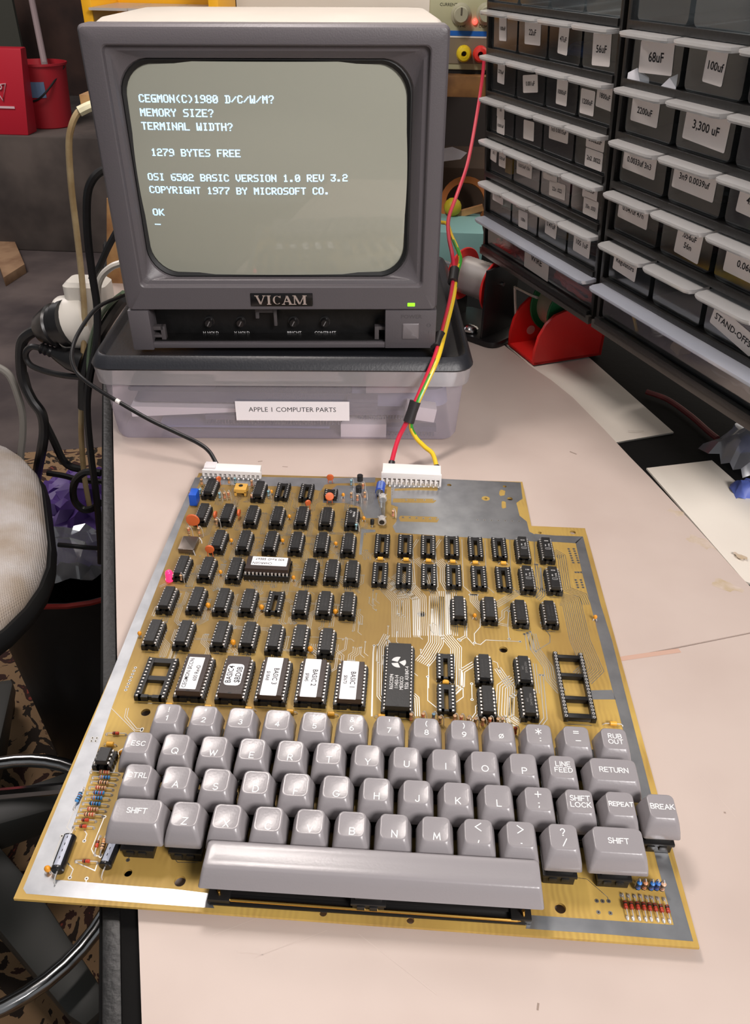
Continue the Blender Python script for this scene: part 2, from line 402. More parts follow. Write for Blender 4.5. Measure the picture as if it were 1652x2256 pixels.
# ------------------------------------------------------------------ the monitor
MA = CA
ey = Vector((-math.sin(CA), math.cos(CA)))
mo = Vector((CX, CY)) + ey * 10 + Vector((math.cos(CA), math.sin(CA))) * 25.6
mon = thing('video_monitor', 'grey nine-inch video monitor showing computer text on its screen', 'monitor', (mo.x, mo.y, 75.6), CA)
mon.rotation_euler = (0, math.radians(-0.8), CA)
m_mon = mat('monitor_grey', (86, 81, 84), 0.42, bump=0.12, bscale=900)
MW, MH = 249.0, 228.8
ZL = 32.0                                           # the split between front frame and the lower control bay
def fr(x0, x1, z0, z1, r, y, n=6): return [(p, y, q) for p, q in rrect(x1 - x0, z1 - z0, r, n, (x0 + x1) / 2, (z0 + z1) / 2)]
# screen opening: a barrel-shaped outline
def barrel(cx, cz, w, h, bul, y, n=7, r=22, bz=0.07):
    pts = []
    base = rrect(w, h, r, n)
    for x, z in base:
        bx_ = x * (1 + bul * (1 - (2 * z / h) ** 2)); bz_ = z * (1 + bz * (1 - (2 * x / w) ** 2))
        pts.append((cx + bx_, y, cz + bz_))
    return pts
gx, gz, gw, gh = 122.6, 131.4, 199.0, 145.0
N7 = 7
bez = MB()
bez.loft([fr(1.5, MW - 1.5, ZL, MH - 1.5, 3, 22, N7), fr(0, MW, ZL, MH, 4, 20, N7), fr(0, MW, ZL, MH, 4, 3, N7), fr(1.6, MW - 1.6, ZL + .3, MH - 1.6, 3.2, .6, N7), fr(3, MW - 3, ZL + .8, MH - 3, 3, 0, N7),
          fr(13.8, 237.2, 50.2, 217.4, 4, 0, N7), fr(14.6, 236.4, 51, 216.6, 4, .7, N7), fr(15.4, 235.6, 52, 215.8, 4, 4, N7), fr(18.6, 232, 54.6, 213, 5, 4.8, N7),
          fr(19.2, 231, 55.2, 212.2, 7, 6, N7), barrel(gx + .6, gz + .2, gw + 6, gh + 6, .016, 10, N7, 20, .045), barrel(gx, gz, gw + 4, gh + 4, .02, 12.6, N7, 20)], False, False)
bez.obj('front_frame', m_mon, mon, angle=28)
MB().loft([barrel(gx, gz, gw + 5, gh + 5, .02, 12.4, N7, 20), barrel(gx, gz, gw + 2.4, gh + 2.4, .02, 12, N7, 19), barrel(gx, gz, gw - 2, gh - 2, .02, 13.2, N7, 18), barrel(gx, gz, gw - 2, gh - 2, .02, 22, N7, 18)], False, False).obj('screen_gasket', mat('gasket_black', (12, 12, 12), 0.5), mon)
# bulged glass
def glass_y(x, z):
    return 6.8 + 10.5 * (((x - gx) / (gw / 2)) ** 2 * .55 + ((z - gz) / (gh / 2)) ** 2 * .38)
gb = MB(); nx, nz = 40, 30; vs_ = []
for j in range(nz + 1):
    for i in range(nx + 1):
        x = gx - gw / 2 - 2 + (gw + 4) * i / nx; z = gz - gh / 2 - 2 + (gh + 4) * j / nz; vs_.append((x, glass_y(x, z), z))
gb.add(vs_, [(j * (nx + 1) + i, j * (nx + 1) + i + 1, (j + 1) * (nx + 1) + i + 1, (j + 1) * (nx + 1) + i) for j in range(nz) for i in range(nx)])
# keep only what lies inside the opening
def inside_b(x, z):
    zz = max(-1, min(1, (z - gz) / (gh / 2))); xx = max(-1, min(1, (x - gx) / (gw / 2)))
    return abs(x - gx) < (gw / 2) * (1 + .03 * (1 - zz * zz)) and abs(z - gz) < (gh / 2) * (1 + .034 * (1 - xx * xx))
screen = gb.obj('screen', mat('screen_glass', (160, 160, 146), 0.22, coat=1.0, spec=0.5), mon)
screen.data.materials[0].node_tree.nodes['Principled BSDF'].inputs['Coat Roughness'].default_value = 0.02
FONT = {'A': '0E11111F111111', 'B': '1E11111E11111E', 'C': '0E11101010110E', 'D': '1E09090909091E', 'E': '1F10101E10101F', 'F': '1F10101E101010', 'G': '0F10101713110F', 'H': '1111111F111111', 'I': '0E04040404040E',
        'K': '11121418141211', 'L': '1010101010101F', 'M': '111B1515111111', 'N': '11111915131111', 'O': '0E11111111110E', 'P': '1E11111E101010', 'R': '1E11111E141211', 'S': '0F10100E01011E', 'T': '1F040404040404', 'U': '1111111111110E', 'V': '11111111110A04',
        'W': '1111111515151B', 'Y': '11110A04040404', 'Z': '1F01020408101F', '0': '0E11131519110E', '1': '040C040404040E', '2': '0E11010E10101F', '3': '1F01020601110E', '5': '1F101E0101111E', '6': '0710101E11110E', '7': '1F010204080808', '8': '0E11110E11110E', '9': '0E11110F01011C',
        '(': '02040808080402', ')': '08040202020408', '/': '00010204081000', '?': '0E110102040004', '.': '00000000000C0C', '_': '0000000000001F', ' ': '00000000000000'}
tx = MB()
def crt(s, x0, x1, zc):
    n = len(s); pw = (x1 - x0) / (n - 0.25); px = pw / 7.0; pz = .72
    for c, ch in enumerate(s):
        g = FONT[ch]; rows = [int(g[i:i + 2], 16) for i in range(0, 14, 2)]
        for r_, bits in enumerate(rows):
            b = 4
            while b >= 0:
                if bits >> b & 1:
                    e = b
                    while e > 0 and bits >> (e - 1) & 1: e -= 1
                    xa = x0 + c * pw + (4 - b) * px * 1.12; xb = x0 + c * pw + (5 - e) * px * 1.12 + px * .5
                    z1 = zc + (3.5 - r_) * pz; z0 = z1 - pz * 1.0
                    q = [(xx - .15, glass_y(xx, zz) - .12, zz) for xx, zz in ((xa, z0), (xb, z0), (xb, z1), (xa, z1))]
                    tx.quad(*q); b = e - 1
                else: b -= 1
for s, x0, x1, z in (('CEGMON(C)1980 D/C/W/M?', 31.6, 127.1, 182.8), ('MEMORY SIZE?', 31.2, 83.6, 173.9), ('TERMINAL WIDTH?', 30.9, 96.5, 165.1), ('1279 BYTES FREE', 35.3, 100.5, 147.7),
                     ('OSI 6502 BASIC VERSION 1.0 REV 3.2', 30.1, 178.2, 130.7), ('COPYRIGHT 1977 BY MICROSOFT CO.', 29.9, 164.5, 121.6), ('OK', 29.7, 38.0, 105.1), ('_', 29.8, 33.8, 98.0)):
    crt(s, x0, x1, z)
tx.obj('screen_text', mat('phosphor_text', (190, 225, 255), 0.5, emit=(170, 215, 255), estr=1.25), screen)
# cabinet behind the frame
hz = MB()
def hr(dx0, dx1, z0, z1, y, r=8): return fr(dx0, dx1, z0, z1, r, y, N7)
hz.loft([hr(1, MW - 1, 6, MH - 1, 21), hr(5, MW - 2, 8, MH + 2.5, 30), hr(22, MW - 8, 10, MH + 5, 85), hr(26, MW - 14, 12, MH + 2, 150), hr(40, MW - 40, 20, MH - 20, 215), hr(44, MW - 44, 26, MH - 26, 220)]).obj('rear_housing', mat('housing_putty', (168, 160, 150), 0.5, var=.1, scale=12), mon)
# control bay
m_bay = mat('bay_black', (20, 19, 19), 0.35, scale=80, col2=(12, 11, 11), bump=.2, bscale=150)
MB().bx(15, 209, 20, 21, 4, 36).bx(15, 209, 5, 21, 3, 4.5).obj('control_bay', m_bay, mon)
MB().bx(0, 17, 0, 22, -2.4, ZL - .4).obj('side_block', m_mon, mon, bevel=1.2)
MB().bx(16, 209, 1, 6, -1, 3.6).bx(16, 209, 2, 21, -1.5, .2).obj('bottom_rail', m_mon, mon, bevel=.6)
pb = MB().bx(207.5, MW, 0, 22, -1, ZL - .4).obj('power_panel', m_mon, mon, bevel=.8)
put_text(MB(), 'POWER', 3.0, lambda x, y: (228.5 + x, -.08, 26.2 + y), bold=.02, sx=1.15).obj('lettering', mat('embossed_grey', (74, 70, 73), .5), pb)
put_text(MB(), 'I', 2.2, lambda x, y: (243 + x, -.08, 12.6 + y)).obj('lettering', MATS['embossed_grey'], pb)
MB().tube([(243 + 1.4 * math.cos(t), -.05, 19 + 1.4 * math.sin(t)) for t in [PI * i / 8 for i in range(17)]], .22, 5).obj('off_mark', MATS['embossed_grey'], pb)
btn = MB().loft([fr(221.6, 235, 7.2, 20.6, .8, 1), fr(221.6, 235, 7.2, 20.6, .8, -.6), fr(222.4, 234.2, 8, 19.8, .6, -1.2)]).obj('power_button', mat('button_grey', (112, 106, 108), .3), mon)
MB().bx(225.2, 231.2, -.3, 2, 34.9, 37.8).obj('power_light', mat('green_light', (120, 230, 40), .3, emit=(130, 255, 30), estr=1.6), mon, bevel=.4)
bd = MB().bx(100, 149.6, -1.1, .6, 35.4, 46).obj('badge', mat('badge_black', (18, 17, 18), .2), mon, bevel=.7)
serif = MB()
def vicam(mb):
    # serif capitals drawn as strokes: thick and thin stems with slab feet
    def st(x0, z0, x1, z1, w): mb.add([(x0 - w / 2, -1.25, z0), (x0 + w / 2, -1.25, z0), (x1 + w / 2, -1.25, z1), (x1 - w / 2, -1.25, z1)], [(0, 1, 2, 3)])
    def sf(x, z, w=3.4): mb.bx(x - w / 2, x + w / 2, -1.3, -1.2, z - .3, z + .3)
    z0, z1 = 37.2, 44.2
    x = 108; st(x - 3, z1, x, z0, 1.7); st(x + 3, z1, x, z0, .8); sf(x - 3, z1); sf(x + 3, z1, 2.6)
    x = 114.6; st(x, z0, x, z1, 1.8); sf(x, z0); sf(x, z1)
    x = 121.2
    for i in range(14):
        a0, a1 = math.radians(45 + i * 19), math.radians(45 + (i + 1) * 19)
        w0, w1 = (.4 + 1.1 * abs(math.cos(a)) for a in (a0, a1))
        f = lambda a, w: (x + (3.4 - w) * math.cos(a), -1.25, 40.7 + (3.5 - w * .5) * math.sin(a))
        mb.add([f(a0, 0), f(a1, 0), f(a1, w1), f(a0, w0)], [(0, 1, 2, 3)])
    st(123.7, 42.4, 123.7, z1, .6)
    x = 129; st(x - 2.8, z0, x, z1, .8); st(x + 2.9, z0, x, z1, 1.8); mb.bx(x - 2, x + 2, -1.3, -1.2, 39.2, 39.8); sf(x - 2.9, z0, 2.6); sf(x + 3, z0)
    x = 139; st(x - 4, z0, x - 4, z1, .8); st(x - 3.6, z1, x, z0, 1.7); st(x + 3.6, z1, x, z0, .8); st(x + 4, z0, x + 4, z1, 1.8); sf(x - 4, z0, 2.6); sf(x + 4, z0); sf(x - 4.2, z1, 2.6); sf(x + 4.2, z1)
vicam(serif); serif.obj('lettering', mat('badge_silver', (205, 188, 180), .35, .6), bd, smooth=False)
for kx, nm in ((61.2, 'H-HOLD'), (87.4, 'V-HOLD'), (131.4, 'BRIGHT'), (157.5, 'CONTRAST')):
    kb = MB().lathe([(4.6, 0), (4.6, .8), (3.4, 1), (3.4, 5), (3.0, 5.6), (0, 5.6)], (kx, 20, 14.6), (0, -1, 0), 20).obj('knob', mat('knob_black', (30, 28, 28), .25), mon)
    MB().box(kx, 14.3, 14.6, .7, .4, 4.4, .5, 'y').obj('pointer', mat('pointer_grey', (120, 116, 116), .5), kb)
    put_text(MB(), nm, 2.55, lambda x, y: (kx + x, 19.85, 4.3 + y), bold=.01, sx=.95).obj('lettering', mat('print_white', (222, 220, 220), .6), kb)
m_clip = mat('clip_grey', (78, 73, 74), .45)
MB().bx(101, 119, 12, 20, 25, 32).bx(101, 104, 12, 16, 20, 26).bx(116, 118.6, 11, 15, 14, 30).obj('latch', m_clip, mon, bevel=.5)
MB().bx(17, 25.5, 6, 12, 12.5, 15.6).bx(23, 26.5, 6, 12, 1, 15.6).bx(17, 23.5, 6, 12, 6.2, 8.4).obj('door_hinge', m_clip, mon, bevel=.3)
MB().bx(199, 202.5, 6, 12, 1, 15.4).bx(202, 209, 6, 12, 12.5, 15.4).bx(202, 209, 6, 12, 2, 3.6).obj('door_hinge', m_clip, mon, bevel=.3)
# ------------------------------------------------------------------ small-parts cabinets
TH, PHI = math.radians(-66.2), math.radians(5.0)
cd = Vector((math.cos(TH), math.sin(TH), 0)); coh = Vector((cd.y, -cd.x, 0)); cup = Vector((0, 0, 1)) * math.cos(PHI) + coh * math.sin(PHI); cout = cd.cross(cup)
if cout.dot(coh) < 0: cout = -cout
CM = Matrix(((cd.x, -cout.x, cup.x), (cd.y, -cout.y, cup.y), (cd.z, -cout.z, cup.z))).to_4x4()   # x along the front, y into the cabinet, z up
CM.translation = W(330, 500, 84)
m_cab = mat('cabinet_black', (27, 26, 25), 0.38, bump=.15, bscale=300)
m_lip = clear('drawer_lip_plastic', milk=0.5, gloss=0.14, rough=0.15, milkcol=(246, 243, 240), trans=.2)
m_drw = clear('drawer_plastic', milk=0.05, gloss=0.025, graze=0.22, rough=0.12, milkcol=(214, 220, 222), tint=(228, 232, 234))
m_lipb = clear('wide_lip_plastic', milk=0.5, gloss=0.2, rough=0.15, trans=.2, milkcol=(232, 235, 246))
m_lab = mat('sticker_white', (238, 230, 226), 0.6)
m_ink = MATS['ink_black']
DEP = 130
ROWS = [(7.5, 41), (42.2, 80), (82, 117.5), (119.5, 153), (155.2, 189), (191, 225), (227.5, 262)]
def drawer_mesh(w, h, lip, lm):
    b = MB(); t = 1.0; r = 5
    # front with rounded corners, sides, floor, back
    o = [(x, z) for x, z in rrect(w, h, r, 4, w / 2, h / 2)]
    b.loft([[(x, 0, z) for x, z in o], [(x, DEP - 14, z) for x, z in o]], False, True)
    b.add([(x, 0, z) for x, z in o], [tuple(range(len(o)))[::-1]])
    i = [(x, z) for x, z in rrect(w - 2 * t, h - 2 * t, r - 1, 4, w / 2, h / 2)]
    b.m = 1
    lo = rrect(w + 1.5, lip * 2, 4, 4, w / 2, 0)
    lo = [(x, -y) for x, y in lo if True]
    pl = [(-.8, 3), (-1.2, -lip + 6), (.8, -lip + 1.6), (5, -lip), (w - 5, -lip), (w - .8, -lip + 1.6), (w + 1.2, -lip + 6), (w + .8, 3)]
    b.prism(pl, h - .4, h + 1.3)
    b.prism([(x, y * .94) for x, y in pl], h - 1.8, h - .4)
    return b.mesh('drawer', [m_drw, lm], angle=40)
m_small = drawer_mesh(48.2, 29.6, 14.5, m_lip); m_smallr = drawer_mesh(54.5, 30, 15.5, m_lip)
m_wide = drawer_mesh(204, 29, 17, m_lipb); m_wider = drawer_mesh(240, 29, 18, m_lipb)
def cabinet(x0, x1, ncol, label, wide, small, pitch, first, texts, nrow):
    c = link('parts_cabinet', None); c.matrix_world = CM @ Matrix.Translation(Vector((x0, 0, 0)) * S)
    tag(c, label, 'drawer cabinet', 'black drawer cabinets at the bench edge')
    w = x1 - x0; H = 300
    fr_ = MB(); fr_.bx(0, 4, -6, DEP, -2, H).bx(w - 4, w, -6, DEP, -2, H).bx(0, w, DEP - 2, DEP, -2, H)
    fr_.obj('frame', m_cab, c, bevel=.6)
    MB().bx(0, w, -10, -6, -2.5, 4.6).obj('front_ledge', mat('ledge_sheen', (60, 56, 52), .3, bump=.3, bscale=90), c, bevel=.5)  # paler than the cabinet black, painting in light reflected off the ledge
    for k, (z0, z1) in enumerate(ROWS[:nrow]):
        MB().bx(4, w - 4, -7 if k else -9, DEP - 2, z0 - 3.6, z0 - .4).bx(4, w - 4, -7.5 if k else -10, -5.5, z0 - 4.4 if k else z0 - 6, z0 + .8).obj('shelf', m_cab, c, bevel=.5)
        d = None
        if k == 0:
            d = link('drawer', wide, c, (6, -4, z0 + .4)); ds = [d]
        else:
            ds = [link('drawer', small, c, (first + i * pitch, -3, z0 + .2)) for i in range(ncol)]
        for i, d in enumerate(ds):
            for t in texts.get((k, i), ()):
                tx_, cx, cz, lw, lh, rot, sz = t
                st = MB().add([(x, -.25, z) for x, z in rrect(lw, lh, 1.2, 2)], [tuple(range(12))[::-1]]).obj('sticker', m_lab, d, loc=(cx, 0, cz)); st.rotation_euler = (0, rot, 0)
                for q, ln in enumerate(tx_.split('|')):
                    n = len(tx_.split('|'))
                    put_text(tb := MB(), ln, sz, lambda x, y: (x, -.4, y + ((n - 1) / 2 - q) * sz * 1.7), bold=.015)
                    o = tb.obj('lettering', m_ink, d, loc=(cx, 0, cz)); o.rotation_euler = (0, rot, 0)
    return c
LT = {(5, 0): [('100uF', 22, 17, 14, 19, -.05, 3)], (5, 1): [('22uF', 24, 18, 27, 18, -.03, 4.4)], (5, 2): [('47uF', 22, 17, 15, 21, .05, 3.6)], (5, 3): [('56uF', 25, 15, 24, 22, -.05, 5)],
      (4, 0): [('270uF', 21, 18, 14, 19, .04, 3)], (4, 1): [('0.001uF', 24, 15, 26, 14, -.14, 3.4)], (4, 2): [('1000uF', 25, 15, 17, 19, 0, 3.2)], (4, 3): [('1800uF', 35, 20, 22, 17, .05, 3.6), ('1200uF', 12, 13, 20, 18, 0, 3.6)],
      (3, 0): [('0.001uF', 23, 8, 16, 14, 0, 2.6), ('1n', 22, 22, 15, 14, 0, 3)], (3, 1): [('red', 25, 13, 19, 16, -.03, .01)], (3, 2): [('1n5 0.0015uF', 24, 21, 31, 16, -.02, 3.2)], (3, 3): [('0.0022uF', 28, 23, 26, 13, 0, 3.6), ('2n2 .0022', 28, 9, 25, 14, 0, 3.4)],
      (2, 0): [('.01', 10, 19, 13, 16, .1, 2.8), ('0.01uF', 28, 17, 14, 16, 0, 2.8)], (2, 1): [('0.015uF 15n', 20, 18, 29, 16, -.02, 3)], (2, 2): [('0.022uF', 15, 22, 24, 12, -.02, 2.6), ('22n .022', 28, 11, 27, 13, -.05, 3.2)], (2, 3): [('0.033uF', 27, 22, 22, 14, 0, 3), ('33n .033', 30, 9, 22, 14, 0, 3)],
      (1, 0): [('100 1n', 21, 21, 23, 15, .02, 3.2)], (1, 1): [('0.1uF', 16, 24, 19, 10, 0, 2.4), ('100n', 22, 10, 18, 16, -.06, 3.2)], (1, 2): [('0.47uF', 22, 18, 20, 19, .05, 4)], (1, 3): [('105 1uF', 22, 16, 26, 18, .02, 4.2)],
      (0, 0): [('WIRE', 103, 14, 46, 26, .02, 6)]}
cabL = cabinet(-215, -4, 4, 'left black cabinet of clear drawers, farther from the camera, red wire in its wide drawer', m_wide, m_small, 51.4, 4.6, LT, 7)
RT = {(5, 0): [('68uF', 27, 16, 37, 20, -.05, 6)], (5, 1): [('100uf', 27, 17, 19, 20, .06, 4.8)],
      (4, 0): [('2200uF', 22, 17, 32, 16, .02, 4.2)], (4, 1): [('3,300 uF', 28, 17, 43, 21, .05, 5.4)],
      (3, 0): [('0.0033uf 3n3', 23, 18, 40, 15, .02, 4)], (3, 1): [('3n9 0.0039uf', 25, 19, 44, 18, .02, 4.2)], (3, 2): [('4n7 0.0047', 30, 18, 42, 18, .05, 4.2)],
      (2, 0): [('0.047uf 47n', 23, 20, 38, 17, .02, 4)], (2, 1): [('.056uF|56n', 30, 16, 27, 23, .06, 4)], (2, 2): [('0.068uF', 30, 16, 44, 17, .02, 4.6)],
      (1, 0): [('Regulators', 21, 18, 31, 18, .06, 4)], (1, 2): [('STAND-OFFS', 28, 12, 44, 15, .2, 4.6)]}
cabR = cabinet(1, 252, 4, 'right black cabinet of clear drawers, nearer, bottom drawer holding a yellow wire', m_wider, m_smallr, 60, 7, RT, 7)
# loose parts lying in the drawers
def stuffin(cab_x0, x, y, z, name, label, cat, mb, mts, group=None, **kw):
    o = mb.obj(name, mts, **kw); o.matrix_world = CM @ Matrix.Translation(Vector((cab_x0 + x, y, z)) * S)
    return tag(o, label, cat, group)
m_redw = mat('red_insulation', (214, 52, 48), .5)
def bundle(w, n, r):
    b = MB()
    for i in range(n):
        pts = [(random.uniform(0, w), random.uniform(2, 22), random.uniform(2, 14)) for _ in range(5)]
        pts.sort(); b.tube(spline(pts, 5), r, 6)
    return b
stuffin(-221, 14, 0, 3, 'wire_bundle', 'red wire bundle at the far end of the wide clear drawer', 'wire bundle', bundle(74, 9, 2.2), m_redw)
stuffin(-221, 128, 0, 3, 'wire_bundle', 'orange-red wire bundle at the near end of the wide clear drawer', 'wire bundle', bundle(80, 9, 2.2), mat('orange_red_insulation', (232, 84, 56), .5))
stuffin(-221, 5 + 26, 4, ROWS[2][0] + 2, 'film_capacitor', 'yellow block capacitor in the far small drawer of the cabinet', 'capacitor', MB().bx(0, 12, 0, 8, 0, 14), mat('yellow_block', (226, 170, 40), .4), bevel=.6)
for k, (rw, i, c, nm, lb_) in enumerate(((2, 2, (120, 24, 44), 'dark red', 'parts_bag'), (2, 3, (104, 40, 62), 'plum', 'parts_bag'), (2, 0, (70, 40, 44), 'brown', 'parts_bag'), (2, 1, (60, 44, 44), 'black-brown', 'parts_bag'), (1, 0, (176, 208, 206), 'pale turquoise', 'parts_bag'), (1, 2, (150, 112, 60), 'amber', 'parts_bag'), (1, 3, (150, 70, 56), 'rust', 'parts_bag'), (5, 2, (70, 100, 160), 'blue', 'parts_bag'))):
    b = MB(); w, h = (38, 22) if k < 2 else ((40, 12) if k < 4 else (40, 11)); b.sph((w / 2, 20, h / 2), w / 2, 15, h / 2, 12, 6)
    for q, p in enumerate(b.v): b.v[q] = (p[0] + 2 * math.sin(q * 2.1), p[1] + 1.5 * math.sin(q * 3.3), max(0, p[2] + 1.2 * math.sin(q * 1.7)))
    stuffin(-221, 5 + 52.6 * i + 6, 0, ROWS[rw][0] + 2.5, lb_, nm + ' bag of small components in a drawer of the farther cabinet', 'parts bag', b, mat('bag_' + nm.replace(' ', '_').replace('-', '_'), c, .3), smooth=True, angle=60)
for (i, rw, c, nm) in ((0, 2, (58, 26, 28), 'dark brown'), (1, 3, (24, 24, 24), 'black'), (2, 2, (120, 34, 38), 'red')):
    b = MB(); b.sph((24, 24, 9), 24, 18, 9, 12, 6)
    for q, p in enumerate(b.v): b.v[q] = (p[0] + 2 * math.sin(q * 2.1), p[1] + 1.5 * math.sin(q * 3.3), max(0, p[2] + 1.4 * math.sin(q * 1.7)))
    stuffin(1, 7 + 60 * i + 3, 0, ROWS[rw][0] + 2.5, 'parts_bag', nm + ' bag of components in a drawer of the nearer cabinet', 'parts bag', b, mat('bagr_' + nm.replace(' ', '_'), c, .3), angle=60)
stuffin(1, 20, 6, 2, 'wire_offcut', 'yellow wire offcut in the wide drawer of the nearer cabinet', 'wire', MB().tube(spline([(0, 8, 26), (10, 0, 24), (20, -2, 14), (24, 0, 2)], 6), 1.3, 8), mat('yellow_insulation', (226, 176, 50), .4))
stuffin(1, 62, 6, 2, 'ribbed_connector', 'ribbed steel connector in the wide drawer of the nearer cabinet', 'connector', MB().lathe([(5, 0)] + [(6 + (i % 2) * .6, i * 1.5) for i in range(10)] + [(5, 15)], (0, 8, 9), (0, -.4, 1), 20), mat('steel', (200, 198, 192), .3, 1.0))
stuffin(1, 84, 6, 2, 'brass_cap', 'tan cylindrical cap in the wide drawer of the nearer cabinet', 'cap', MB().lathe([(6, 0), (6, 12), (5, 13)], (0, 8, 6), (1, -.2, .1), 20), mat('tan_plastic', (186, 156, 118), .5))
def crumple(w, h, d, seed, nx=14, ny=10, amp=5):
    rnd = random.Random(seed); b = MB(); vs = []
    for j in range(ny + 1):
        for i in range(nx + 1):
            x = w * i / nx; y = d * j / ny
            e = min(i, nx - i, j, ny - j)
            vs.append((x + rnd.uniform(-1, 1) * amp * .4, y + rnd.uniform(-1, 1) * amp * .4, (h * (math.sin(PI * i / nx) * math.sin(PI * j / ny)) ** .5 if e else 0) + rnd.uniform(-1, 1) * amp * .5 + amp * .5))
    b.add(vs, [(j * (nx + 1) + i, j * (nx + 1) + i + 1, (j + 1) * (nx + 1) + i + 1, (j + 1) * (nx + 1) + i) for j in range(ny) for i in range(nx)])
    return b
stuffin(1, 112, 9, 8, 'plastic_pouch', 'crumpled clear plastic pouch in the wide drawer of the nearer cabinet', 'pouch', crumple(100, 10, 50, 4, amp=3), clear('pouch_plastic', milk=.25, gloss=.2, rough=.1), angle=30)
# torn paper strips poking over the drawer of the nearer cabinet
stuffin(1, 8, -6, ROWS[4][1] - 4, 'torn_paper', 'torn translucent paper strip behind a drawer lip of the nearer cabinet', 'paper', MB().add([(0, 0, 0), (22, 4, -2), (18, 5, 9), (6, 3, 14), (-3, 2, 10), (-2, 1, 4)], [(0, 1, 2, 3, 4, 5)]), mat('tissue_white', (214, 214, 220), .8))
stuffin(1, 36, -7, ROWS[4][1] - 5, 'torn_paper', 'torn pointed paper corner standing on a drawer lip of the nearer cabinet', 'paper', MB().add([(0, 0, 0), (24, 3, 0), (22, 5, 16), (15, 4, 13), (8, 3, 7)], [(0, 1, 2, 3, 4)]), MATS['tissue_white'])

# ------------------------------------------------------------------ solder stand behind the monitor
m_red = mat('red_plastic', (228, 38, 34), .42, bump=.1, bscale=600); m_steel = mat('chrome', (205, 205, 205), .18, 1.0)
def reel(name, label, flange, ra, core, rc, w, loc, axis, wound, grp):
    t = thing(name, label, 'reel', loc); ax = Vector(axis).normalized()
    a = -ax * (w / 2)
    for sgn in (-1, 1):
        c = ax * (sgn * w / 2)
        MB().lathe([(3, -1.3), (ra - .6, -1.3), (ra, -.7), (ra, .7), (ra - .6, 1.3), (3, 1.3)], c, ax, 36).obj('flange', flange, t)
    n = 22; prof = [(3, -w / 2 + 1.4)] + [(rc + .35 * (i % 2), -w / 2 + 1.4 + (w - 2.8) * i / n) for i in range(n + 1)] + [(3, w / 2 - 1.4)]
    MB().lathe(prof, (0, 0, 0), ax, 36).obj('wound_wire', wound, t, angle=60)
    return t
YS = 690
sc = UY(1062, 618, YS); SA = math.radians(-40)
ss = thing('solder_stand', 'black solder stand holding a red flanged reel behind the monitor', 'stand', (sc[0], YS, -6), SA)
m_st = mat('stand_black', (22, 21, 22), .35); zc = sc[2] + 6
MB().prism(rrect(92, 74, 12, 4, 0, 4), 0, 7).obj('base', m_st, ss, bevel=1.5)
MB().bx(25, 28, -30, 28, 6, zc + 24).obj('side_plate', m_st, ss, bevel=.5)
MB().bx(-37, -34, -24, 22, 6, zc + 4).obj('side_plate', m_st, ss, bevel=.5)
MB().tube([(-52, -3, zc + 9), (31, -3, zc + 4)], 2.2, 10).obj('axle', m_steel, ss)
MB().sph((6, -22, 10), 9, 9, 5).obj('weight', m_steel, ss)
reel('solder_reel', 'reel of bright solder wire with red flanges on the black stand', m_red, 29, None, 20, 46, (sc[0] - 3, YS + 3, sc[2]), (math.cos(SA), math.sin(SA), -.04), mat('solder_wire', (196, 190, 186), .35, .55), None)
# ------------------------------------------------------------------ red reel holder
RX, RY = 294, 601; th_ = math.radians(24)
rh = thing('reel_holder', 'red printed holder with a green wire reel under the drawer cabinets', 'reel holder', (RX, RY, -6), th_)
P = [(0, 0), (83, 0), (83, 48), (60, 54), (44, 56.5), (30, 55.5), (18, 52), (9, 44), (2, 31), (-.8, 15)]
for y0 in (0, 52): MB().loft([[(x, y0, z) for x, z in P], [(x, y0 + 4, z) for x, z in P]]).obj('side_wall', m_red, rh, bevel=.4)
MB().bx(0, 83, 0, 56, 0, 3.4).obj('base', m_red, rh, bevel=.5)
MB().bx(79, 83, 0, 56, 0, 48).obj('back_wall', m_red, rh, bevel=.5)
MB().lathe([(5, 0), (5, .5)], (24, 51.9, 16), (0, -1, 0), 18).obj('axle_end', mat('pale_peg', (226, 176, 168), .5), rh)
def rhw(x, y, z): return (RX + x * math.cos(th_) - y * math.sin(th_), RY + x * math.sin(th_) + y * math.cos(th_), -6 + z)
reel('wire_reel', 'green flanged reel of thin wire in the red holder', mat('green_plastic', (18, 104, 58), .4), 33, None, 26, 34, rhw(48, 28, 48), (-math.sin(th_), math.cos(th_), 0), mat('tinned_wire', (196, 186, 164), .35, .5), None)
ww = [UY(1137, 718, 655), UY(1134, 640, 655), UY(1137, 634, 653), UY(1170, 650, 640), UY(1184, 656, 632)]
tag(MB().tube(spline(ww, 5), 1.5, 8).obj('wire_guide', mat('guide_wire', (206, 198, 190), .3, .6)), 'bent pale wire guide standing beside the green wire reel', 'wire guide')
# ------------------------------------------------------------------ behind the monitor on the right
def boxat(name, label, cat, u0, v0, u1, v1, y, depth, m, bevel=1.0, lower=None):
    a = UY(u0, v1, y); b = UY(u1, v0, y); z0 = a[2] if lower is None else lower
    o = MB().bx(0, b[0] - a[0], 0, depth, 0, b[2] - z0).obj(name, m, loc=(a[0], y, z0), bevel=bevel)
    return tag(o, label, cat)
boxat('teal_box', 'pale turquoise box on the bench behind the monitor', 'box', 940, 515, 1066, 570, 860, 95, mat('teal_card', (140, 186, 182), .6), lower=-6)
YP = 870
pa = UY(940, 152, YP); pbx = UY(1100, -110, YP)
psu = thing('bench_power_supply', 'beige bench power supply with yellow and red binding posts', 'power supply', (pa[0], YP, pa[2]))
pw = pbx[0] - pa[0]; ph = pbx[2] - pa[2]
zrel = lambda v: UY(1020, v, YP)[2] - pa[2]
xrel = lambda u, v=60: UY(u, v, YP)[0] - pa[0]
MB().bx(0, pw, 0, 150, 0, ph).obj('case', mat('psu_beige', (184, 182, 146), .5, var=.1, scale=10), psu, bevel=2)
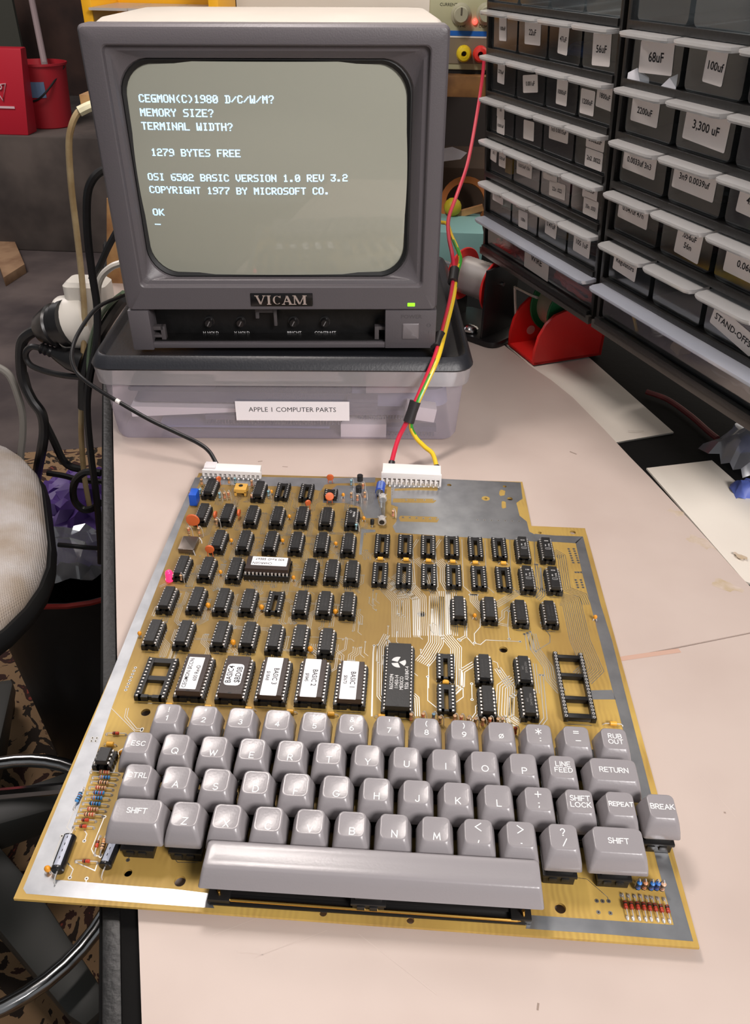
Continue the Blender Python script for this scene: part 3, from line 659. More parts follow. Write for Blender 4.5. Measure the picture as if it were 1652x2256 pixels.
MB().bx(0, pw, -1, 0.5, zrel(140), zrel(84)).obj('lower_panel', mat('psu_taupe', (128, 116, 98), .5), psu)
MB().bx(0, pw, -1.2, 0.5, zrel(79), zrel(68)).obj('blue_stripe', mat('stripe_blue', (24, 100, 190), .5), psu)
MB().bx(0, pw, -1.1, 0.5, zrel(83), zrel(79.5)).obj('white_stripe', mat('stripe_white', (232, 226, 214), .5), psu)
for u, v in ((1015, 31), (1071, 29)):
    k = MB().lathe([(11, 0), (11, 3), (8.6, 5), (8.2, 15), (7, 16.5), (0, 16.5)], (xrel(u, v), 0, zrel(v)), (0, -1, 0), 24).obj('knob', mat('knob_beige', (176, 172, 146), .4), psu)
    MB().bx(xrel(u, v) - .8, xrel(u, v) + .8, -17.2, -16.4, zrel(v), zrel(v) + 7).obj('pointer', mat('pointer_dark', (90, 84, 70), .5), k)
for u, v, s_ in ((1017, 57, 'FINE'), (1071, 57, 'COARSE')):
    put_text(MB(), s_, 3.2, lambda x, y: (xrel(u, v) + x, -.3, zrel(v) + y)).obj('lettering', mat('psu_print', (60, 58, 46), .6), psu)
put_text(MB(), 'CURRENT', 3.0, lambda x, y: (xrel(988, 11) + x, -.3, zrel(11) + y)).obj('lettering', MATS['psu_print'], psu)
MB().sph((xrel(1046, 48), -1, zrel(47)), 3, 3, 3).obj('indicator', mat('indicator_red', (255, 90, 70), .3, emit=(255, 70, 60), estr=3), psu)
for u, c, nm in ((1021, (236, 206, 36), 'yellow_post'), (1057, (232, 58, 50), 'red_post')):
    b = MB().lathe([(5, 0), (7.4, 2), (8.4, 6), (8.4, 13), (6.6, 16.5), (3.2, 17.5), (2.6, 15), (2.6, 8)], (xrel(u, 116), 0, zrel(116)), (0, -1, 0), 24, cap=False)
    o = b.obj('binding_post', mat(nm, c, .35), psu); 
    MB().lathe([(2.8, 0), (2.8, .4)], (xrel(u, 116), -9, zrel(116)), (0, -1, 0), 14).obj('socket_hole', m_black, o)
MB().bx(0, pw, 2, 150, zrel(168), 0).obj('foot_rail', m_black, psu)
a = UY(930, 212, 850); b = UY(1100, 170, 850)
shelf = MB().bx(-300, 90, 0, 400, 0, b[2] - a[2] ).obj('wooden_shelf', mat('shelf_wood', (150, 108, 62), .6, scale=22, col2=(84, 54, 30)), loc=(a[0], 850, a[2]), bevel=1)
tag(shelf, 'rough wooden shelf board under the beige power supply', 'shelf')
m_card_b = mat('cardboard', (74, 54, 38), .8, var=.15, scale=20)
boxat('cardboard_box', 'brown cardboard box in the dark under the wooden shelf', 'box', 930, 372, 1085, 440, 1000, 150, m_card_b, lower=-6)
a = UY(985, 352, 985)
tag(MB().add([(-30, 0, -6), (18, -4, 2), (26, -2, 10), (6, 2, 16), (-14, 4, 12), (-34, 4, 4)], [(0, 1, 2, 3, 4, 5)]).obj('crumpled_paper', mat('scrap_white', (240, 232, 236), .6), loc=a), 'crumpled white paper on the cardboard box behind the red wire', 'paper')  # one even white for the paper
a = UY(1025, 432, 960); cr = MB().lathe([(34, 0), (34, 8), (26, 8), (26, 0), (34, 0)], (0, 0, 0), (0, -1, .35), 30, cap=False).obj('tape_roll', mat('orange_tape', (188, 108, 40), .5), loc=(a[0], a[1], a[2] - 10)); tag(cr, 'orange tape roll in the dark behind the monitor', 'tape')
a = UY(997, 456, 940); tag(MB().sph((0, 0, 0), 12).obj('yellow_ball', mat('ball_yellow', (200, 180, 40), .5), loc=a), 'small yellow ball in the dark right of the monitor', 'ball')
a = UY(1035, 466, 940); tag(MB().bx(-24, 18, 0, 6, -4, 4).xf(Matrix.Rotation(-.3, 4, 'Y')).obj('wooden_stick', m_wood, loc=a), 'short wooden stick in the dark right of the yellow ball', 'stick')
# plastic bag and blue gloves at the right edge of the bench
cb = U(1640, 1030, -9)
bagm = crumple(70, 26, 52, 9, 10, 8, 7).obj('plastic_bag', clear('bag_plastic', milk=.5, gloss=.15, rough=.15, milkcol=(220, 222, 232)), loc=(cb[0] - 8, cb[1] - 18, -9), rz=.5, angle=30); tag(bagm, 'crumpled clear plastic bag on the dark bench at its edge', 'bag')
for u, v, lb_ in ((1660, 966, 'blue glove behind the clear plastic bag'), (1655, 1062, 'blue glove in front of the clear plastic bag')):
    c = U(u, v, 2); g = crumple(26, 10, 20, int(u), 8, 6, 4).obj('rubber_glove', mat('glove_blue', (92, 110, 190), .5), loc=(c[0] - 13, c[1] - 10, -9), angle=50); tag(g, lb_, 'glove')
pts = [U(u, v, -3) for u, v in ((1424, 863), (1470, 880), (1520, 915), (1560, 950), (1580, 966))]
tag(MB().tube(spline(pts, 6), 2.6, 8).obj('red_cable', mat('dull_red_cable', (120, 50, 50), .5)), 'dull red cable curving on the black bench under the cabinets', 'cable')
# ------------------------------------------------------------------ the computer board
board = thing('computer_board', 'bare yellow single-board computer with chips and grey keyboard on the bench', 'computer board', (0, 0, 0))
m_fr4 = mat('board_laminate', (204, 170, 90), 0.5, scale=14, col2=(172, 138, 72), bump=0.05, bscale=200, spec=.28)
_n, _k = m_fr4.node_tree.nodes, m_fr4.node_tree.links          # copper on the underside shows through as brownish lines
f_tc = _n['Texture Coordinate'] if 'Texture Coordinate' in _n else _n.new('ShaderNodeTexCoord')
_w = _n.new('ShaderNodeTexWave'); _w.inputs['Scale'].default_value = 118; _w.inputs['Distortion'].default_value = 2.5; _w.inputs['Detail'].default_value = 0
_z = _n.new('ShaderNodeTexNoise'); _z.inputs['Scale'].default_value = 34; _k.new(f_tc.outputs['Object'], _w.inputs['Vector']); _k.new(f_tc.outputs['Object'], _z.inputs['Vector'])
_m = _n.new('ShaderNodeMath'); _m.operation = 'MULTIPLY'; _k.new(_w.outputs['Fac'], _m.inputs[0])
_r = _n.new('ShaderNodeMapRange'); _r.inputs[1].default_value = .42; _r.inputs[2].default_value = .58; _r.inputs[4].default_value = .24; _k.new(_z.outputs['Fac'], _r.inputs[0]); _k.new(_r.outputs[0], _m.inputs[1])
_x = _n.new('ShaderNodeMixRGB'); _x.inputs[2].default_value = lin((120, 88, 50)); _k.new(_m.outputs[0], _x.inputs[0]); _k.new(_n['Color Ramp'].outputs[0], _x.inputs[1]); _s = _n.new('ShaderNodeSeparateXYZ'); _k.new(f_tc.outputs['Object'], _s.inputs[0])      # the back and left of the board carry most copper underneath and look browner
def _mr(src, a, b, c, d):
    q = _n.new('ShaderNodeMapRange'); q.inputs[1].default_value = a; q.inputs[2].default_value = b; q.inputs[3].default_value = c; q.inputs[4].default_value = d; _k.new(src, q.inputs[0]); return q.outputs[0]
_p = _n.new('ShaderNodeMath'); _p.operation = 'MULTIPLY'; _k.new(_mr(_s.outputs['Y'], .10, .19, .10, .80), _p.inputs[0]); _k.new(_mr(_s.outputs['X'], .13, .24, 1, .45), _p.inputs[1])
_y = _n.new('ShaderNodeMixRGB'); _y.inputs[2].default_value = lin((124, 100, 60)); _k.new(_p.outputs[0], _y.inputs[0]); _k.new(_x.outputs[0], _y.inputs[1]); _k.new(_y.outputs[0], _n['Principled BSDF'].inputs['Base Color'])
m_tin = mat('tinned_copper', (196, 198, 201), 0.34, 0.92, scale=60, col2=(176, 178, 182), bump=0.08, bscale=120)
m_trace = mat('tinned_trace', (210, 208, 202), 0.3, 0.95)
m_lead = mat('tinned_lead', (224, 220, 216), 0.32, 0.55)
def Z(f, ox, oy): return lambda x, y: (ox + x / f, oy + y / f)
z1 = Z(3.671, 380, 1000); z2 = Z(2.95, 780, 1000); z3 = Z(3.059, 260, 1340); z4 = Z(2.581, 760, 1280); z5 = Z(3.671, 0, 1560); z6 = Z(3.29, 1150, 1560)
def P2(pts, zf=None, z=0.0): return [U(*(zf(*p) if zf else p), z)[:2] for p in pts]
outline = P2([(29.5, 1979.6), (1541, 2088), (1288.5, 1163.7), (1170.5, 1158.6), (1150.5, 1061.4), (438, 1042)])
holes = [(z5(1178, 35), 2.6), (z5(1455, 1400), 2.6), (z5(1035, 1332), 1.9), (z6(277, 1450), 2.5), (z4(435, 188), 2.6), (z4(900, 390), 2.6), (z2(1420, 510), 2.2), (z2(1207, 512), 1.3), (z2(618, 203), 1.8), (z2(1012, 292), 2.2), (z2(978, 212), 1.5),
         (z5(515, 897), 1.2), (z5(492, 955), 1.2), ((712, 2011), 1.7), ((904, 2027), 1.7), (z2(855, 290), 1.2)]
def plate(name, outl, hl, z0, z1_, m, parent):
    cu = D.curves.new(name, 'CURVE'); cu.dimensions = '2D'; cu.fill_mode = 'BOTH'; cu.extrude = (z1_ - z0) / 2
    for pts in [outl] + hl:
        sp = cu.splines.new('POLY'); sp.points.add(len(pts) - 1); sp.use_cyclic_u = True
        for q, (x, y) in zip(sp.points, pts): q.co = (x, y, 0, 1)
    ob = D.objects.new(name, cu); me0 = ob.to_mesh(); mb = MB()
    mb.add([(v.co.x, v.co.y, v.co.z + (z0 + z1_) / 2) for v in me0.vertices], [tuple(p.vertices) for p in me0.polygons])
    ob.to_mesh_clear(); D.objects.remove(ob); D.curves.remove(cu)
    return mb.obj(name, m, parent)
HO = [(U(*c, 0)[:2], r) for c, r in holes]
plate('circuit_board', outline, [circ(r, 18, *c) for c, r in HO], -1.6, 0, m_fr4, board)
# tinned ground areas
def flat(mb, poly, z=0.05): mb.add([(x, y, z) for x, y in poly], [tuple(range(len(poly)))])
def ccw(p): 
    a = sum(p[i - 1][0] * p[i][1] - p[i][0] * p[i - 1][1] for i in range(len(p))); return p if a > 0 else p[::-1]
def band(mb, A, B, z=0.05):
    n = len(A); mb.add([(x, y, z) for x, y in A] + [(x, y, z) for x, y in B], [(i, i + 1, n + i + 1, n + i) for i in range(n - 1)])
g = MB(); band(g, P2([(51, 1958), (215, 1560), (290, 1375), (390, 1140), (430, 1052)]), P2([(122, 1938), (246, 1560), (313, 1378), (405, 1140), (444, 1052)])); g.obj('ground_strip', m_tin, board)
g = MB(); flat(g, ccw(P2([(122, 1938), (51, 1958), (58, 1969)]))); band(g, P2([(122, 1938), (270, 1950), (385, 1959), (458, 1968)]), P2([(58, 1969), (200, 1981), (330, 1991), (472, 2001)])); g.obj('ground_strip', m_tin, board)
g = MB(); band(g, P2([(1165, 2016), (1300, 2025), (1484, 2038)]), P2([(1158, 2046), (1330, 2058), (1527, 2074)])); g.obj('ground_strip', m_tin, board)
g = MB(); band(g, P2([(1527, 2074), (1483, 1920), (1437, 1760), (1385, 1558), (1374, 1515), (1349, 1414), (1323, 1332), (1302, 1251), (1284, 1182)]), P2([(1484, 2038), (1448, 1905), (1408, 1745), (1360, 1560), (1349, 1520), (1323, 1417), (1300, 1329), (1282, 1261), (1267.7, 1195)])); g.obj('ground_strip', m_tin, board)
g = MB(); band(g, P2([(1284, 1182), (1225, 1180), (1178, 1176)]), P2([(1269, 1197), (1225, 1194), (1176, 1193)])); g.obj('ground_strip', m_tin, board)
g = MB(); flat(g, ccw(P2([(1348, 1520), (1300, 1521), (1303, 1541), (1356, 1541)]))); g.obj('ground_strip', m_tin, board)
pl_pts = P2([(240, 160), (560, 162), (1082, 186), (1094, 292), (1054, 318), (1075, 402), (1122, 440), (1138, 505), (1176, 525), (1176, 570), (1000, 556), (700, 541), (520, 530), (270, 512), (250, 470), (275, 440), (285, 345), (240, 330)], z2)
plate('ground_plane', pl_pts, [circ(3.2, 24, *U(*z2(855, 290), 0)[:2])] + [P2(q, z2) for q in (
    [(255, 290), (515, 292), (535, 305), (515, 320), (250, 316)], [(290, 415), (300, 402), (535, 410), (552, 424), (540, 446), (300, 440)], [(262, 226), (530, 214), (546, 224), (540, 240), (420, 236), (262, 240)],
    [(945, 242), (955, 232), (982, 240), (978, 270), (950, 274), (942, 262)], [(958, 312), (966, 306), (985, 312), (988, 350), (966, 356), (958, 346)])] + [circ(r, 16, *c) for c, r in HO if 180 < c[0] < 262 and 270 < c[1] < 372 and r != 1.2], 0.02, 0.08, m_tin, board)
g = MB()
flat(g, ccw(P2([(225, 178), (720, 186), (1240, 196), (1640, 190), (1640, 232), (1300, 240), (1230, 250), (1200, 300), (1010, 262), (820, 262), (640, 258), (560, 262), (480, 250), (225, 246)], z1)))
g.obj('ground_patch', m_tin, board); g = MB()
flat(g, ccw(P2([(1330, 255), (1640, 262), (1660, 370), (1700, 520), (1560, 520), (1520, 430), (1400, 398), (1215, 396), (1225, 330)], z1)))
g.obj('ground_patch', m_tin, board); g = MB()
flat(g, ccw(P2([(1525, 605), (1640, 615), (1640, 632), (1548, 640), (1528, 815), (1508, 815)], z1)))
g.obj('ground_patch', m_tin, board)
# clearances seen as bare laminate on the left ground patch are left open by the outlines above; traces follow
tr = MB(); pads = MB(); padh = MB()
def offs(P, d):
    V = [Vector(p) for p in P]; out = []
    for i, p in enumerate(V):
        t0 = (p - V[i - 1]).normalized() if i else (V[1] - p).normalized()
        t1 = (V[i + 1] - p).normalized() if i < len(V) - 1 else t0
        t = (t0 + t1).normalized(); nrm = Vector((-t.y, t.x)); k = max(.5, nrm.dot(Vector((-t0.y, t0.x))))
        out.append(p + nrm * (d / k))
    return [tuple(q) for q in out]
def pad(x, y, r=0.95):
    n = 10; pads.add([(x + r * math.cos(2 * PI * i / n), y + r * math.sin(2 * PI * i / n), .11) for i in range(n)], [tuple(range(n))])
    n = 8; padh.add([(x + r * .42 * math.cos(2 * PI * i / n), y + r * .42 * math.sin(2 * PI * i / n), .13) for i in range(n)], [tuple(range(n))])
def bus(pts, zf, n=1, sp=1.27, w=.5, ends=0):
    P = P2(pts, zf)
    for i in range(n):
        Q = offs(P, sp * i); tr.strip(Q, w, 0.05, 0.09)
        if ends & 1: pad(*Q[0])
        if ends & 2: pad(*Q[-1])
bus([(592, 60), (596, 300), (662, 378), (658, 612), (630, 640)], z4, 6, -1.3, .45)
bus([(480, 85), (474, 345), (430, 418), (400, 452)], z4, 8, 1.3, .42)
bus([(165, 368), (160, 410), (152, 770)], z4, 1, 1, .9, 1)
bus([(222, 300), (184, 372), (182, 655), (218, 700)], z4, 4, 1.2, .42)
bus([(160, 5), (266, 120), (268, 320)], z4, 10, 1.25, .40)
bus([(245, 5), (388, 110), (392, 320)], z4, 4, 1.25, .40)
bus([(1235, 70), (1335, 92), (1392, 335), (1472, 515), (1400, 585)], z4, 11, -1.25, .38)
bus([(1035, 300), (1060, 395), (1128, 490), (1140, 560), (1210, 640)], z4, 5, 1.35, .5)
bus([(1120, 200), (1110, 240), (1165, 310), (1165, 350), (1085, 400)], z4, 1, 1, .45, 2)
bus([(1052, 290), (1062, 300), (1075, 395)], z4, 3, -2.2, .45, 1)
bus([(930, 172), (925, 250), (933, 330)], z4, 1, 1, .5, 3)
bus([(738, 355), (770, 362), (800, 336), (995, 345)], z4, 1, 1, .55, 2)
bus([(690, 262), (690, 318), (735, 366)], z4, 1, 1, .5)
bus([(770, 215), (768, 262), (735, 300), (737, 352)], z4, 1, 1, .5, 2)
bus([(645, 332), (680, 312), (680, 240)], z4, 2, -1.4, .45, 1)
bus([(840, 455), (865, 466), (880, 515)], z4, 1, 1, .45, 2)
bus([(850, 500), (900, 575), (925, 605), (918, 790), (975, 830)], z4, 4, 1.3, .5)
bus([(745, 478), (680, 518), (678, 600), (630, 645)], z4, 3, -1.6, .5)
bus([(972, 565), (912, 610), (905, 760), (960, 826)], z4, 4, -1.6, .5)
bus([(985, 640), (948, 668), (948, 760), (990, 790)], z4, 2, -1.6, .5)
bus([(632, 690), (672, 660), (668, 520)], z4, 1, 1, .5)
bus([(720, 585), (722, 675)], z4, 1, 1, .5, 3)
bus([(760, 700), (742, 712), (742, 750), (712, 790)], z4, 3, 1.4, .45)
bus([(470, 545), (470, 680), (522, 722)], z4, 1, 1, .45, 1)
bus([(475, 480), (475, 610)], z4, 1, 1, .45, 1)
bus([(395, 640), (420, 662), (425, 770)], z4, 3, -1.2, .45)
bus([(1108, 535), (1130, 780), (1100, 820)], z4, 2, 1.8, .5, 1)
bus([(1085, 470), (1095, 560), (1105, 640)], z4, 2, -1.6, .5)
bus([(868, 150), (985, 80), (1040, 82)], z4, 4, 1.4, .5)
bus([(710, 78), (712, 115), (770, 180)], z4, 5, 1.2, .42, 1)
bus([(930, 250), (870, 238), (905, 210), (905, 175), (940, 152)], z4, 2, 1.5, .45)
bus([(1085, 100), (1110, 78), (1110, 40)], z4, 3, -1.4, .5)
# long runs beside the memory sockets
for x in (398, 545, 690, 840, 1000, 1160):
    bus([(x + 10, 555), (x - 30, 615) if x < 600 else (x + 12, 620), (x - 14 if x < 600 else x + 20, 860), (x - 50 if x < 600 else x + 70, 905)], z2, 2 if x < 600 else 1, 1.4, .45)
bus([(225, 880), (285, 910), (285, 940)], z2, 6, 1.3, .36)
bus([(240, 800), (268, 815), (380, 940), (385, 1180)], z2, 8, 1.25, .36)
bus([(520, 700), (560, 740), (560, 830), (600, 900), (604, 1180)], z2, 6, 1.3, .42)
bus([(380, 690), (440, 745), (470, 850), (500, 910), (505, 1180)], z2, 5, 1.3, .38)
bus([(1310, 622), (1372, 658)], z2, 5, -1.5, .4)
bus([(1372, 658), (1405, 870), (1510, 910), (1540, 980)], z2, 5, -1.4, .4)
bus([(1210, 740), (1222, 880), (1240, 895)], z2, 1, 1, 1.3)
bus([(1190, 720), (1212, 880), (1180, 935)], z2, 2, -1.5, .5, 1)
# left edge
bus([(900, 0), (1090, 190)], z5, 1, 1, .35); bus([(1040, 0), (1025, 70), (1105, 165), (1150, 168)], z5, 2, -1.2, .35, 2)
bus([(605, 815), (540, 965), (575, 1000), (565, 1040)], z5, 1, 1, .5); bus([(845, 880), (740, 1140), (765, 1195), (815, 1198)], z5, 1, 1, .5, 3)
bus([(680, 985), (703, 1020), (682, 1075)], z5, 1, 1, .5, 2); bus([(545, 1250), (592, 1305), (565, 1372)], z5, 1, 1, .5, 2); bus([(615, 1248), (768, 1315), (790, 1250)], z5, 1, 1, .5)
bus([(700, 1380), (695, 1415)], z5, 1, 1, .5, 1); bus([(500, 1035), (420, 1230)], z5, 1, 1, .5, 1); bus([(1000, 325), (965, 345), (945, 410)], z5, 1, 1, .6); bus([(940, 440), (920, 520)], z5, 2, -1.5, .6)
bus([(1035, 1230), (1060, 1170)], z5, 1, 1, .25, 1); bus([(1330, 1110), (1435, 1248), (1600, 1250)], z5, 1, 1, .25)
bus([(405, 1232), (470, 1240), (620, 1372), (627, 1400)], z6, 1, 1, .25, 2)
for u, v in ((541, 1398), (583, 1400), (553, 1480), (640, 1487), (720, 1358), (768, 1362), (812, 1362), (855, 1362), (902, 1372), (938, 1375), (982, 1380), (1028, 1385)): pad(*U(*z6(u, v), 0)[:2])
# rows of bare pads
for zf, pts in ((z2, [(1394 + 34 * i + 5 * j, 618 + 14.5 * j * 1.02) for j in range(7) for i in range(2)]), (z2, [(1440 + 33 * i + 5 * j, 820 + 16 * j) for j in range(4) for i in range(2)]), (z2, [(1440 + 18 * i, 770) for i in range(3)]),
                (z3, [(52 + 9.3 * i, 552 - 21.5 * i) for i in range(8)]), (z2, [(802 + 45 * i, 429 + 1.6 * i) for i in range(7)]), (z2, [(338 + 60 * i, 300) for i in range(4)]), (z2, [(318 + 44 * i, 413 + 2 * i) for i in range(6)]), (z2, [(247, 232 + 11 * i) for i in range(4)]), (z5, [(748, 242), (783, 243), (739, 267), (773, 268)])):
    for p in pts: pad(*U(*zf(*p), 0)[:2], .95)
rnd = random.Random(3)
# thin signal runs between the chip rows
rowY = [(U(600, v, 0)[1]) for v in (1100, 1155, 1213, 1278, 1350, 1432)]
for k, y in enumerate(rowY):
    x = 12
    while x < 140:
        n = rnd.choice((2, 3, 4, 5)); sg = rnd.choice((-1, 1)); L = rnd.uniform(5, 16); j = rnd.uniform(2, 7)
        P = [(x, y + L), (x, y + L * .3), (x + sg * j, y + L * .3 - j), (x + sg * j, y - L * .9)]
        if rnd.random() < .4: P += [(x + sg * j * 1.8, y - L * .9 - j * .8)]
        sp_ = rnd.choice((1.0, 1.27))
        for i in range(n):
            Q = offs(P, sp_ * i); tr.strip(Q, .30, .05, .09)
            if rnd.random() < .5: pad(*Q[0], .55)
            if rnd.random() < .5: pad(*Q[-1], .55)
        x += n * sp_ + rnd.uniform(1.5, 6)
for k in range(34):
    y = rnd.uniform(150, 335); x = rnd.uniform(12, 120); L = rnd.uniform(10, 36)
    P = [(x, y), (x + L, y), (x + L + 2, y - 2)]
    for i in range(rnd.choice((1, 2, 3))): tr.strip(offs(P, 1.1 * i), .26, .05, .09)
for k in range(26):
    x, y = rnd.uniform(140, 190), rnd.uniform(150, 225); L = rnd.uniform(4, 14); tr.strip([(x, y), (x, y - L), (x + 2.5, y - L - 2.5)], .34, .05, .09); pad(x, y, .6)
for k in range(60): pad(rnd.uniform(14, 190), rnd.uniform(150, 330), .55)
tr.obj('trace_pattern', m_trace, board)
pads.obj('pad_pattern', m_trace, board)
padh.obj('drill_pattern', mat('drill_dark', (40, 30, 22), .8), board)

# ------------------------------------------------------------------ keyboard
m_key = mat('key_grey', (146, 141, 143), 0.27, bump=.05, bscale=900)
# engraved-style stroke lettering for the keys: polylines on a unit cap height
def _a(cx, cy, rx, ry, a0, a1, n=12):
    return [(cx + rx * math.cos(math.radians(a0 + (a1 - a0) * i / n)), cy + ry * math.sin(math.radians(a0 + (a1 - a0) * i / n))) for i in range(n + 1)]
_dot = lambda x, y: [(x - .05, y), (x + .05, y)]
_S = _a(.33, .755, .30, .245, 35, 270) + _a(.33, .255, .33, .255, 90, -150)[1:]
GLY = {
 'A': (.8, [[(0, 0), (.4, 1), (.8, 0)], [(.15, .34), (.65, .34)]]), 'B': (.7, [[(.4, .52), (0, .52), (0, 1), (.4, 1)] + _a(.4, .76, .25, .24, 90, -90), [(.4, .52)] + _a(.42, .26, .28, .26, 90, -90) + [(0, 0), (0, .52)]]),
 'C': (.78, [_a(.44, .5, .44, .5, 42, 318, 20)]), 'D': (.76, [[(0, 0), (0, 1), (.3, 1)] + _a(.3, .5, .46, .5, 90, -90, 16) + [(0, 0)]]), 'E': (.62, [[(.62, 1), (0, 1), (0, 0), (.62, 0)], [(0, .52), (.5, .52)]]),
 'F': (.6, [[(.6, 1), (0, 1), (0, 0)], [(0, .52), (.5, .52)]]), 'G': (.86, [_a(.44, .5, .44, .5, 42, 352, 20) + [(.5, .44)]]), 'H': (.7, [[(0, 0), (0, 1)], [(.7, 0), (.7, 1)], [(0, .52), (.7, .52)]]), 'I': (.06, [[(.03, 0), (.03, 1)]]),
 'J': (.5, [[(.5, 1), (.5, .26)] + _a(.25, .26, .25, .26, 0, -170)]), 'K': (.68, [[(0, 0), (0, 1)], [(.64, 1), (0, .38)], [(.22, .58), (.68, 0)]]), 'L': (.58, [[(0, 1), (0, 0), (.58, 0)]]), 'M': (.9, [[(0, 0), (.1, 1), (.45, .18), (.8, 1), (.9, 0)]]),
 'N': (.72, [[(0, 0), (0, 1), (.72, 0), (.72, 1)]]), 'O': (.94, [_a(.47, .5, .47, .5, 0, 360, 24)]), 'P': (.66, [[(0, 0), (0, 1), (.38, 1)] + _a(.38, .74, .28, .26, 90, -90) + [(0, .48)]]), 'Q': (.94, [_a(.47, .5, .47, .5, 0, 360, 24), [(.56, .28), (.9, -.04)]]),
 'R': (.7, [[(0, 0), (0, 1), (.38, 1)] + _a(.38, .75, .27, .25, 90, -90) + [(0, .5)], [(.34, .5), (.7, 0)]]), 'S': (.66, [_S]), 'T': (.74, [[(0, 1), (.74, 1)], [(.37, 1), (.37, 0)]]), 'U': (.72, [[(0, 1), (0, .34)] + _a(.36, .34, .36, .34, 180, 360) + [(.72, 1)]]),
 'V': (.78, [[(0, 1), (.39, 0), (.78, 1)]]), 'W': (1.1, [[(0, 1), (.28, 0), (.55, .9), (.82, 0), (1.1, 1)]]), 'X': (.72, [[(0, 0), (.72, 1)], [(0, 1), (.72, 0)]]), 'Y': (.76, [[(0, 1), (.38, .46), (.76, 1)], [(.38, .46), (.38, 0)]]), 'Z': (.7, [[(0, 1), (.7, 1), (0, 0), (.7, 0)]]),
 '1': (.3, [[(0, .8), (.26, 1), (.26, 0)]]), '2': (.66, [_a(.33, .72, .31, .28, 165, -35) + [(0, 0), (.66, 0)]]), '3': (.64, [_a(.31, .76, .28, .24, 150, -90), _a(.31, .26, .32, .26, 90, -155)]), '4': (.7, [[(.5, 0), (.5, 1), (0, .28), (.7, .28)]]),
 '5': (.64, [[(.58, 1), (.1, 1), (.05, .56)] + _a(.31, .33, .32, .33, 125, -150)]), '6': (.66, [_a(.33, .3, .33, .3, 0, 360, 18), _a(.62, .3, .62, .72, 180, 100, 8)]), '7': (.62, [[(0, 1), (.62, 1), (.2, 0)]]), '8': (.66, [_a(.33, .76, .27, .24, 0, 360, 18), _a(.33, .26, .33, .26, 0, 360, 18)]),
 '9': (.66, [_a(.33, .7, .33, .3, 0, 360, 18), _a(.04, .7, .62, .72, 0, -80, 8)]), '0': (.8, [_a(.4, .5, .4, .42, 0, 360, 22), [(.05, .02), (.75, .98)]]),
 '!': (.1, [[(.05, 1), (.05, .34)], _dot(.05, .05)]), '"': (.3, [[(.03, 1), (.03, .62)], [(.27, 1), (.27, .62)]]), '#': (.8, [[(.2, 0), (.34, 1)], [(.5, 0), (.64, 1)], [(0, .34), (.74, .34)], [(.06, .66), (.8, .66)]]), '$': (.66, [_S, [(.33, -.14), (.33, 1.14)]]),
 '%': (.9, [[(.1, 0), (.8, 1)], _a(.17, .8, .17, .19, 0, 360), _a(.73, .2, .17, .19, 0, 360)]), '&': (.78, [[(.78, .0), (.2, .62)] + _a(.34, .8, .2, .2, 205, -25) + [(.14, .42)] + _a(.28, .24, .27, .24, 140, 340) + [(.7, .46)]]), "'": (.06, [[(.03, 1), (.03, .6)]]),
 '(': (.24, [_a(.5, .5, .5, .66, 125, 235)]), ')': (.24, [_a(-.26, .5, .5, .66, 55, -55)]), '*': (.7, [[(.35, .1), (.35, .9)], [(.02, .3), (.68, .7)], [(.02, .7), (.68, .3)]]), ':': (.1, [_dot(.05, .68), _dot(.05, .1)]), ';': (.1, [_dot(.05, .68), [(.06, .12), (0, -.12)]]),
 '=': (.8, [[(0, .66), (.8, .66)], [(0, .3), (.8, .3)]]), '-': (.8, [[(0, .5), (.8, .5)]]), '+': (.84, [[(0, .5), (.84, .5)], [(.42, .08), (.42, .92)]]), '<': (.7, [[(.7, 1), (0, .52), (.7, .04)]]), '>': (.7, [[(0, 1), (.7, .52), (0, .04)]]), ',': (.1, [[(.08, .1), (0, -.16)]]), '.': (.1, [_dot(.05, .06)]),
 '?': (.56, [_a(.28, .74, .28, .26, 170, -60) + [(.28, .3)], _dot(.28, .04)]), '/': (.6, [[(0, -.04), (.6, 1.04)]]), ' ': (.4, [])}
def stroke_text(mb, s, size, w, place, gap=.30):
    """centred ribbon lettering; place maps local x, y to a point"""
    tot = sum(GLY[c][0] for c in s) + gap * (len(s) - 1); x = -tot / 2
    for c in s:
        for pl_ in GLY[c][1]:
            P = [((x + a) * size, (b - .5) * size) for a, b in pl_]
            Q = [P[0]]
            for a, b in zip(P, P[1:]):                      # short steps so the ribbon follows a curved top
                d = math.dist(a, b); k = max(1, int(d / .8))
                Q += [(a[0] + (b[0] - a[0]) * i / k, a[1] + (b[1] - a[1]) * i / k) for i in range(1, k + 1)]
            t0 = Vector(Q[0]) - Vector(Q[1]); t1 = Vector(Q[-1]) - Vector(Q[-2])
            if pl_[0] != pl_[-1]:
                Q[0] = tuple(Vector(Q[0]) + t0.normalized() * w * .5); Q[-1] = tuple(Vector(Q[-1]) + t1.normalized() * w * .5)
            n0 = len(mb.v); mb.strip(Q, w, 0, 0)
            mb.v[n0:] = [place(p[0], p[1]) for p in mb.v[n0:]]
        x += GLY[c][0] + gap
m_leg = mat('legend_white', (244, 242, 240), 0.5)
m_sw = mat('switch_black', (24, 23, 23), .4)
KT = 11.0
def top_z(x, y, w): 
    r2 = (y / 6.2) ** 2 + (x / max(6.2, w / 2 - 3)) ** 2
    return KT + y * 0.075 + .40 * (r2 - 1.1) * (1 if w < 24 else .5)
